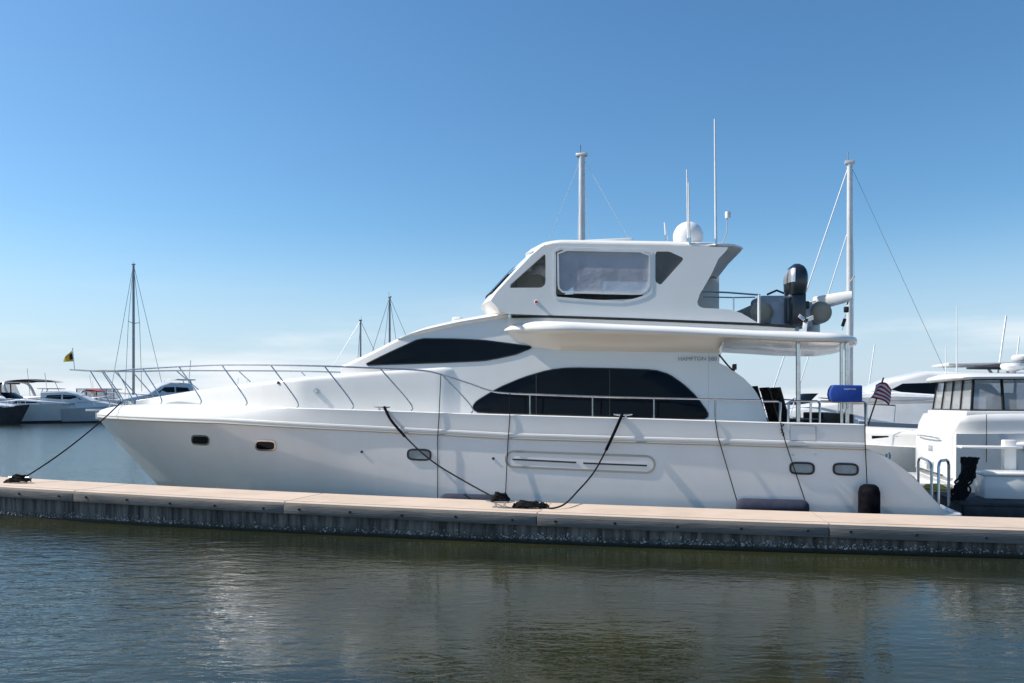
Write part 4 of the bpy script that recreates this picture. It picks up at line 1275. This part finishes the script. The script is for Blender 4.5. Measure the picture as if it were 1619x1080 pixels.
def motor_boat(label, px, Z, rz, Lb=11, style='express', hullm=None, group='motor boats moored across the basin', accent=None, k=1.0):
    t = thing('motor_boat', label, 'boat', at(px, Z), math.radians(rz), group)
    hullm = hullm or GEL2
    t.scale = (k, k, k)
    mb = MB(); sh = hull_loft(mb, Lb, Lb * 0.31, 1.55 + Lb * 0.035, 1.15 + Lb * 0.02)
    # start the frame at midship
    def shift(ob): ob.location = (-Lb / 2, 0, 0)
    parts = []
    h = mb.build('hull', hullm, t, ang=50); shift(h)
    mb = MB()
    for side in (1, -1):
        rows = [[(sh(i / 24, ze)[0] , side * (sh(i / 24, ze)[1] + 0.012), sh(i / 24, ze)[2]) for i in range(25)] for ze in (0.10, 0.26)]
        mb.grid(rows)
    b = mb.build('boot_stripe', BOOT, h)
    bmx = Lb * 0.155
    zd = sh(0.4)[2]
    wf_ = lambda x, z: bmx * 0.86 * (1 - max(0, (x / Lb - 0.35) / 0.75) ** 2.2) - 0.1 * (z - zd)
    if style == 'express':
        secs = [(Lb * s, wf_(Lb * s, zd), sh(s)[2] - 0.1, zt) for s, zt in ((0.28, zd + 0.75), (0.42, zd + 0.80), (0.52, zd + 0.62), (0.66, zd + 0.50), (0.80, zd + 0.35), (0.88, zd + 0.2))]
        mb = MB(); cabin_loft(mb, secs); c = mb.build('cabin', GEL2, t); shift(c)
        side_windows(c, [[(Lb * 0.50, zd + 0.28), (Lb * 0.68, zd + 0.26), (Lb * 0.64, zd + 0.40), (Lb * 0.52, zd + 0.46)]], wf_)
        mb = MB(); rows = []
        for k in range(9):
            a = math.radians(-80 + 20 * k)
            rows.append([(Lb * 0.44 + Lb * 0.10 * math.cos(a), wf_(Lb * .45, zd) * 0.95 * math.sin(a), zd + 0.7), (Lb * 0.40 + Lb * 0.07 * math.cos(a), wf_(Lb * .45, zd) * 0.85 * math.sin(a), zd + 1.25)])
        mb.grid(rows); w_ = mb.build('windshield', GLASS, t); shift(w_)
    if style in ('canvas', 'arch'):
        secs = [(Lb * s, wf_(Lb * s, zd), sh(s)[2] - 0.1, zt) for s, zt in ((0.06, zd + 0.9), (0.45, zd + 1.0), (0.56, zd + 0.7), (0.74, zd + 0.5), (0.88, zd + 0.25))]
        mb = MB(); cabin_loft(mb, secs); c = mb.build('cabin', GEL2, t); shift(c)
        side_windows(c, [[(Lb * a, zd + 0.35), (Lb * (a + 0.11), zd + 0.35), (Lb * (a + 0.11), zd + 0.68), (Lb * a, zd + 0.70)] for a in (0.12, 0.25, 0.38)], wf_)
    if style == 'canvas':
        x0, x1, hw = Lb * 0.10, Lb * 0.46, bmx * 0.72
        for sg in (1, -1):
            for k in range(4):
                xa, xb2 = x0 + (x1 - x0) * k / 4, x0 + (x1 - x0) * (k + 1) / 4
                mb = MB(); mb.add([(xa + 0.06, sg * hw, zd + 1.0), (xb2 - 0.06, sg * hw, zd + 1.0), (xb2 - 0.06 - (0.5 if k == 3 else 0), sg * hw * 0.95, zd + 2.05), (xa + 0.06, sg * hw * 0.95, zd + 2.05)], [(0, 1, 2, 3)])
                o = mb.build('clear_curtain', VINYL, t, smooth=False); shift(o)
                mb = MB(); mb.tube([(xa, sg * hw, zd + 0.9), (xa, sg * hw * 0.95, zd + 2.1)], 0.06, 6); o = mb.build('canopy_frame', DCANVAS, t); shift(o)
        mb = MB(); mb.box(((x0 + x1) / 2 - 0.1, 0, zd + 2.14), (x1 - x0, 2 * hw, 0.14)); o = mb.build('canopy_top', accent or DCANVAS, t, bevel=0.05); shift(o)
    if style == 'arch':
        hw = bmx * 0.8
        mb = MB(); mb.tube(spline([(Lb * 0.16, hw, zd + 0.8), (Lb * 0.10, hw * 0.9, zd + 2.2), (Lb * 0.10, 0, zd + 2.45), (Lb * 0.10, -hw * 0.9, zd + 2.2), (Lb * 0.16, -hw, zd + 0.8)], 5), 0.14, 8)
        o = mb.build('radar_arch', GEL2, t); shift(o)
        rows = [[(Lb * (0.12 + 0.32 * i / 8), y * hw, zd + 2.25 + 0.35 * math.sin(math.pi * (0.15 + 0.75 * i / 8)) * (1 - 0.3 * y * y) + e) for y in (-1, -0.5, 0, 0.5, 1)] for e in (0, 0.1) for i in range(9)]
        mb = MB(); mb.grid(rows[:9]); mb.grid(rows[9:]); o = mb.build('bimini_top', accent or DCANVAS, t); shift(o)
        mb = MB(); mb.tube([(Lb * 0.42, hw * 0.9, zd + 0.9), (Lb * 0.36, hw * 0.9, zd + 2.4)], 0.03, 6); o = mb.build('bimini_pole', STEEL, t); shift(o)
    if style == 'cruiser':
        secs = [(Lb * s, wf_(Lb * s, zd), sh(s)[2] - 0.1, zt) for s, zt in ((0.18, zd + 1.75), (0.40, zd + 1.85), (0.50, zd + 1.55), (0.62, zd + 0.85), (0.78, zd + 0.55), (0.9, zd + 0.25))]
        mb = MB(); cabin_loft(mb, secs, 0.14); c = mb.build('cabin', GEL2, t); shift(c)
        wf2 = lambda x, z: wf_(x, zd) - 0.14 * (z - zd + 0.1)
        side_windows(c, [[(Lb * 0.22, zd + 1.1), (Lb * 0.36, zd + 1.0), (Lb * 0.36, zd + 1.45), (Lb * 0.24, zd + 1.40)], [(Lb * 0.375, zd + 1.0), (Lb * 0.54, zd + 0.95), (Lb * 0.47, zd + 1.42), (Lb * 0.375, zd + 1.45)]], wf2)
        mb = MB(); mb.box((Lb * 0.24, 0, zd + 2.1), (Lb * 0.2, bmx * 1.1, 0.1)); o = mb.build('hardtop', accent or GEL2, t, bevel=0.04); shift(o)
        for sg in (1, -1):
            o = MB().tube([(Lb * 0.17, sg * bmx * 0.4, zd + 1.7), (Lb * 0.19, sg * bmx * 0.45, zd + 2.1)], 0.05, 6).build('hardtop_leg', GEL2, t); shift(o)
    # pulpit rail
    for sg in (1, -1):
        P = [(sh(s)[0] - 0.05, sg * sh(s)[1] * 0.95, sh(s)[2] + 0.6) for s in (0.5, 0.65, 0.8, 0.9, 0.97)]
        o = MB().tube(spline(P, 3), 0.025, 5).build('bow_rail', STEEL, t); shift(o)
        for s in (0.5, 0.65, 0.8, 0.92):
            q = sh(s); mb = MB(); mb.tube([(q[0], sg * q[1] * 0.95, q[2]), (q[0] - 0.05, sg * q[1] * 0.95, q[2] + 0.6)], 0.02, 5)
            o = mb.build('stanchion', STEEL, t); shift(o)
    o = MB().tube([(Lb * 0.2, 0.4, zd + 1.0), (Lb * 0.17, 0.4, zd + 3.8)], 0.03, 5).build('aerial', WHITEP, t); shift(o)
    return t
motor_boat('white express cruiser with grey shaded hull at the far left edge', 30, 94, 14, 13, 'express', k=1.25)
motor_boat('cruiser with clear canvas curtains left of the black bimini boat', 22, 104, -12, 13, 'canvas', k=1.3)
motor_boat('white boat with radar arch and black bimini top left of the yacht bow', 92, 102, -16, 13, 'arch', k=1.25)
motor_boat('grey hulled cruiser with dark side windows just left of the yacht bow', 128, 96, 12, 11, 'cruiser', GREYHULL, k=1.1)
motor_boat('sleek white cruiser with dark windows seen through the bow rail', 246, 104, 232, 9, 'cruiser', k=1.5)
motor_boat('small white boat with a red canopy near the yacht bow tip', 168, 107, -18, 8, 'arch', accent=REDCAN)
motor_boat('white cruiser moored directly behind the yacht bow tip', 196, 112, 8, 12, 'canvas', k=1.15, accent=WHITEP)
motor_boat('low white open boat seen between the bow rail stanchions', 300, 118, 14, 10, 'arch', k=1.05)
motor_boat('distant white canvas topped boat above the foredeck rail', 348, 150, 170, 9, 'canvas', k=1.3)
motor_boat('distant low white cruiser over the foredeck', 425, 165, 10, 10, 'arch', k=1.3)
motor_boat('dark hulled open boat cut by the left picture edge', -22, 88, -8, 9, 'express', BOOT, k=1.15)
mb = MB(); mb.box((-45, 116, 0.2), (70, 2.4, 0.9))
tag(mb.build('far_dock', DARKDOCK, bevel=0.05), 'long dark floating dock behind the boats across the basin', 'dock')

def sail_boat(label, px, Z, top_y, rz, Lb=9, dia=0.2, mm=MASTM, wm=WIRE, fm=None):
    t = thing('sail_boat', label, 'sailboat', at(px, Z), math.radians(rz), 'sailboats behind the yacht')
    H_ = EYE + (HOR - top_y) / FPX * Z
    mb = MB(); sh = hull_loft(mb, Lb, Lb * 0.3, 1.25, 0.95)
    xm = Lb * 0.56
    def shift(ob): ob.location = (-xm, 0, 0); return ob
    shift(mb.build('hull', GEL, t, ang=50))
    mb = MB(); cabin_loft(mb, [(Lb * s, Lb * 0.15 * w, 0.9, zt) for s, w, zt in ((0.25, 0.68, 1.45), (0.5, 0.66, 1.5), (0.7, 0.45, 1.4), (0.76, 0.3, 1.2))])
    c = shift(mb.build('cabin', GEL, t))
    side_windows(c, [[(Lb * a, 1.15), (Lb * (a + 0.07), 1.15), (Lb * (a + 0.07), 1.30), (Lb * a, 1.30)] for a in (0.3, 0.4, 0.5)], lambda x, z: Lb * 0.15 * 0.67 - 0.05)
    mast = shift(MB().tube([(xm, 0, 1.0), (xm, 0, H_ * 0.6), (xm, 0, H_)], [dia / 2, dia / 2, dia / 2 * 0.85], 10).build('mast', mm, t))
    MB().box((xm, 0, H_ + 0.02), (dia * 1.5, dia * 0.9, 0.10)).build('masthead', mm, mast, bevel=0.02)
    MB().tube([(xm + 0.05, 0, H_), (xm + 0.05, 0, H_ + 0.35)], 0.015 * dia / 0.2, 5).build('wind_vane', DMAST, mast)
    for k in (-1, 1):
        MB().tube([(xm, 0, H_ * 0.62), (xm - 0.1, k * Lb * 0.09, H_ * 0.63)], 0.025 * dia / 0.2, 6).build('spreader', mm, mast)
    boom = shift(MB().tube([(xm - 0.1, 0, 2.3), (xm - Lb * 0.42, 0, 2.35)], 0.09, 8).build('boom', mm, t))
    MB().tube([(xm - 0.2, 0, 2.42), (xm - Lb * 0.2, 0, 2.46), (xm - Lb * 0.4, 0, 2.42)], [0.16, 0.14, 0.08], 8).build('sail_cover', DCANVAS if mm is DMAST else WHITEP, boom)
    wr = 0.0065 if Z < 40 else 0.012 * Z / 40
    def stay(a, b, m, r=wr): shift(MB().tube([a, b], r, 5).build('stay', m, t))
    stay((xm, 0, H_), (Lb * 0.98, 0, 1.25), fm or wm, wr * (3.2 if fm else 1))
    if fm:
        stay((xm, 0, H_ * 0.80), (Lb * 0.86, 0, 1.2), fm, wr * 2.6)
    stay((xm, 0, H_), (0.1, 0, 1.0), wm)
    for k in (-1, 1):
        stay((xm, 0, H_), (xm - 0.1, k * Lb * 0.09, H_ * 0.63), wm); stay((xm - 0.1, k * Lb * 0.09, H_ * 0.63), (xm, k * Lb * 0.145, 1.1), wm)
    return t
sail_boat('sailboat with a thick pale mast rising behind the flybridge roof', 920, 27, 246, 155, 9.5, 0.24, MASTM, WWIRE)
sail_boat('sailboat with a tall white mast behind the stern awning', 1343.5, 25, 258, 160, 6.4, 0.19, MASTM, WIRE, WWIRE)
sail_boat('sailboat with a slim dark mast behind the bow rail', 211, 112, 418, 160, 11, 0.36, DMAST, WIRE)
sail_boat('sailboat whose taller thin dark mast tip shows above the pilothouse brow', 616, 55, 470, 150, 8, 0.15, DMAST, WIRE)
sail_boat('sailboat whose short thin dark mast tip shows above the pilothouse windscreen', 570, 62, 507, 20, 8, 0.15, DMAST, WIRE)

# ------------------------------------------------------------------ boats on the right
motor_boat('grey cruiser with bow rail and dark arched windows behind the yacht stern', 1395, 30, 168, 12, 'cruiser', GREYHULL, 'boats moored behind the stern')
motor_boat('white cruiser half hidden between the grey cruiser and the enclosed yacht', 1475, 38, 176, 11, 'cruiser', None, 'boats moored behind the stern')
motor_boat('white cruiser glimpsed through the cockpit under the awning', 1255, 44, 168, 12, 'express', None, 'boats moored behind the stern')
# large yacht with glazed aft deck; x runs forward (to the right), origin at the middle of its transom
tn = Vector(((1512 - CXP) / FPX * 19.0, 19.0, 0))
BW = 3.9
tc_ = tn + Vector((sP, cP, 0)) * (BW / 2)
RB = thing('aft_cabin_yacht', 'white motor yacht with dark framed glazed aft deck at the right edge', 'yacht', tc_, -PSI)
mb = MB(); hull_loft(mb, 13, BW, 2.4, 1.55, flare=0.97, rake=1.0); mb.build('hull', GEL2, RB, ang=50)
mb = MB()
rows = []
for x, w, zb, zt in ((-0.12, 1.25, 0.55, 0.7), (-0.10, 1.55, 0.5, 1.35), (0.0, 1.72, 0.5, 1.75), (0.12, 1.80, 0.9, 1.98), (0.3, 1.85, 1.2, 2.01), (0.5, 1.875, 1.3, 2.02), (0.8, 1.88, 1.3, 2.03), (1.2, 1.882, 1.3, 2.04), (3, 1.88, 1.3, 2.05), (6.0, 1.85, 1.35, 2.1), (8, 1.4, 1.5, 2.15), (10, 0.9, 1.7, 2.2)):
    r = 0.16
    h = [(w, zb), (w, zt - r - 0.04), (w, zt - r), (w - r * 0.3, zt - r * 0.3), (w - r, zt), (0, zt + 0.02)]
    rows.append([(x, y, z) for y, z in h] + [(x, -y, z) for y, z in reversed(h[:-1])])
mb.grid(rows, cap=True).build('aft_cabin', GEL2, RB, ang=60)
MB().box((-0.4, 0, 0.32), (0.8, 3.3, 0.10)).build('swim_platform', GEL2, RB, bevel=0.03)
MB().box((-0.06, -0.1, 1.05), (0.1, 0.5, 0.3)).build('transom_window', PORTG, RB, bevel=0.02)
MB().box((-0.18, -0.1, 0.78), (0.3, 0.7, 0.06)).build('transom_step', GEL2, RB, bevel=0.02)
MB().tube([(-0.15, -1.1, 1.4), (-0.2, -0.5, 1.42), (-0.2, 0.5, 1.42), (-0.15, 1.1, 1.4)], 0.02, 6).build('transom_rail', STEEL, RB)
# glazed enclosure
x0, x1, w0, w1, z0, z1 = 0.38, 5.6, 1.72, 1.58, 2.05, 2.80
MB().box((2.9, 0, 2.0), (5.3, 3.56, 0.16)).build('coaming', GEL2, RB, bevel=0.04)
rows = []
for x, k in ((0.12, 0.80), (0.18, 0.90), (0.35, 0.97), (0.6, 1.0), (5.4, 1.0), (6.2, 0.9), (6.5, 0.7)):
    w = 1.70 * k
    e = 0.03 if x in (0.12, 6.5) else 0
    rows.append([(x, -w, z1 + 0.02 + e), (x, -w - 0.02, z1 + 0.07), (x, -w + 0.10, z1 + 0.14 - e), (x, 0, z1 + 0.20 - e), (x, w - 0.10, z1 + 0.14 - e), (x, w + 0.02, z1 + 0.07), (x, w, z1 + 0.02 + e)])
MB().grid(rows, closed=True, cap=True).build('hardtop', GEL2, RB, ang=60)
def encl(a, b, c, d):
    """one pane with its dark frame: corners bottom a,b top c,d"""
    A, B, C, D = map(Vector, (a, b, c, d))
    fr = MB()
    for p, q in ((A, B), (B, C), (C, D), (D, A)):
        fr.tube([p, q], 0.034, 6)
    f = fr.build('window_frame', RUBBER, RB)
    ctr = (A + B + C + D) / 4
    mb = MB(); mb.add([A, B, C, D], [(0, 1, 2, 3)]); mb.build('pane', CLEARG2, f, smooth=False)
CLEARG2 = mat('enclosure_vinyl', (0.58, 0.59, 0.58), 0.12, alpha=0.45, spec=0.8, bump=0.02, bscale=3)
ys = np.linspace(-w0, w0, 5)
for k in range(4):
    ya, yb = ys[k], ys[k + 1]
    encl((x0, ya, z0), (x0, yb, z0), (x0 + 0.08, yb * w1 / w0, z1 + 0.03), (x0 + 0.08, ya * w1 / w0, z1 + 0.03))
xsn = [x0, 1.05, 2.35, 3.6, 4.9, x1]
for sg in (-1, 1):
    for k in range(5):
        xa, xb2 = xsn[k], xsn[k + 1]
        encl((xa, sg * w0, z0), (xb2, sg * w0, z0), (xb2 - (0.5 if k == 4 else 0), sg * w1, z1 + 0.03), (xa + (0.08 if k == 0 else 0), sg * w1, z1 + 0.03))
MB().box((3.2, 0.2, 2.35), (0.6, 1.2, 0.7)).build('helm_console', WHITEP, RB, bevel=0.08)
MB().box((1.8, 0.9, 2.25), (0.6, 0.6, 0.55)).build('deck_seat', WHITEP, RB, bevel=0.1)
mb = MB(); mb.box((2.95, 0, 2.075), (5.22, 3.50, 0.07)); mb.build('window_sill_band', RUBBER, RB, bevel=0.01)
# covered dinghy / bimini boot on the roof, radar, mast
rows = []
for t in np.linspace(0, 1, 12):
    x = 0.85 + 3.6 * t; s = math.sin(math.pi * min(1, t * 0.93 + 0.05)) ** 0.7
    rows.append([(x, 0.3 + 0.5 * s * math.cos(a), z1 + 0.33 + 0.07 * s + 0.10 * s * math.sin(a)) for a in [2 * math.pi * k / 12 for k in range(12)]])
MB().grid(rows, closed=True, cap=True).build('folded_bimini', DCANVAS, RB, ang=60)
MB().lathe([(0.05, 0), (0.07, 0.1), (0.24, 0.16), (0.27, 0.22), (0.25, 0.29), (0.0, 0.31)], (1.55, -0.75, z1 + 0.12), 20).build('satellite_dome', WHITEP, RB)
rm = MB().box((2.55, 0.5, z1 + 0.75), (0.13, 0.13, 1.3)).build('radar_mast', WHITEP, RB, bevel=0.02)
MB().lathe([(0.0, 0), (0.22, 0.0), (0.25, 0.05), (0.25, 0.12), (0.2, 0.16), (0, 0.17)], (2.15, 0.45, z1 + 0.52), 20).build('radar_scanner', WHITEP, rm)
MB().box((2.35, 0.48, z1 + 0.50), (0.45, 0.08, 0.05)).build('scanner_bracket', STEEL, rm)
MB().tube([(2.55, 0.5, z1 + 1.4), (2.55, 0.5, z1 + 1.58)], 0.035, 8).build('mast_light', WHITEP, rm)
MB().box((2.7, 0.5, z1 + 1.38), (0.5, 0.1, 0.05)).build('crosstree', WHITEP, rm)
for x, y, h in ((2.05, -0.9, 2.0), (0.75, 0.9, 1.9), (0.6, 1.35, 0.9)):
    MB().tube([(x, y, z1 + 0.1), (x, y, z1 + 0.1 + h)], [0.018, 0.010], 6).build('whip_aerial', WHITEP, RB)
MB().tube([(0.62, -1.98, 2.0), (0.62, -1.98, 0.9)], 0.008, 5).build('hanging_line', ROPE, RB)
sh_ = MB()
rows = []
for t in np.linspace(0, 1, 10):
    x = 1.1 + 2.0 * t; s = math.sin(math.pi * (0.04 + 0.92 * t)) ** 0.7
    rows.append([(x, -2.0 + 0.12 * s * math.cos(a), 1.30 + 0.14 * s * math.sin(a)) for a in [2 * math.pi * k / 10 for k in range(10)]])
MB().grid(rows, closed=True, cap=True).build('covered_fender_board', WHITEP, RB, ang=60)

# ------------------------------------------------------------------ main dock at the right and what stands on it
MD = thing('main_dock', 'dark timber dock beyond the yacht stern at the right edge', 'dock', to_world(19.4, -0.6, 0), -PSI)
MB().box((4.0, 0.9, 0.40), (8.0, 1.9, 0.06)).build('deck', DARKDOCK, MD, bevel=0.01)
MB().box((4.0, 0.9, 0.10), (7.96, 1.84, 0.53)).build('float', BOOT, MD)
for k in range(3):
    MB().box((1.35 + k * 2.66, -0.09, 0.28), (2.62, 0.08, 0.17)).build('fascia_board', DARKDOCK, MD, bevel=0.008)
bxp = to_world(*UZ(1595, 790, 0.43), 0.43)
DBX = thing('dock_box', 'white fibreglass dock box standing on the dark dock', 'locker', bxp + Vector((0.25, 0.3, 0)), -PSI)
MB().box((0, 0, 0.22), (1.15, 0.6, 0.44)).build('box_body', GEL, DBX, bevel=0.03)
MB().box((0, 0, 0.475), (1.24, 0.68, 0.07)).build('lid', GEL, DBX, bevel=0.025, seg=3)
PD = thing('dock_post', 'white power pedestal with tray beside the dock box', 'pedestal', bxp + Vector((0.45, 0.75, 0)), -PSI)
MB().box((0, 0, 0.55), (0.22, 0.2, 1.1)).build('pedestal_body', GEL, PD, bevel=0.02)
MB().box((-0.35, 0, 0.95), (1.1, 0.4, 0.05)).build('tray', GEL, PD, bevel=0.015)
hp = to_world(*UZ(1526, 790, 0.43), 0.43)
HO = thing('rope_coil', 'black rope heaped over a short post beside the white dock box', 'rope', hp, 0)
MB().tube([(0, 0.05, 0), (0, 0.05, 0.72)], 0.05, 10).build('post', DARKDOCK, HO)
rng = random.Random(3)
for k in range(26):
    pts = []
    for i in range(9):
        t = i / 8
        sp_ = -0.42 * t ** 1.3 * (0.5 + rng.random() * 0.6) + 0.05 * rng.uniform(-1, 1)
        pts.append((0.06 + sp_ + 0.10 * math.sin(k), -0.08 - 0.05 * rng.random() - 0.1 * t, 0.78 * (1 - t) ** 0.9 + 0.02))
    MB().tube(spline(pts, 3), 0.019, 6).build('rope_strand', ROPE, HO)
pts = [(0.06 + 0.12 * math.cos(a), 0.0 + 0.1 * math.sin(a), 0.74 + 0.05 * math.sin(2.3 * a)) for a in np.linspace(0, 22, 80)]
MB().tube(pts, 0.022, 6).build('rope_turns', ROPE, HO)
yp = to_world(*UZ(1470, 786, 0.43), 0.43)
YC = thing('power_cord', 'yellow shore power cord coiled behind the yacht swim platform', 'cord', to_world(XE + 0.55, 1.5, 0.43), 0)
pts = [((0.26 - 0.0012 * i + 0.03 * math.sin(i * 0.9)) * math.cos(i * 0.35), (0.24 - 0.0012 * i) * math.sin(i * 0.35 + 0.2 * math.sin(i * 0.5)), 0.03 + 0.0008 * i + 0.015 * math.sin(i * 0.7)) for i in range(110)]
MB().tube(pts, 0.02, 6).build('coil', YELLOW, YC)
MB().box((0.3, 0.2, -0.06), (1.6, 1.3, 0.1)).build('finger_tread', CONC, YC, bevel=0.01) if False else None
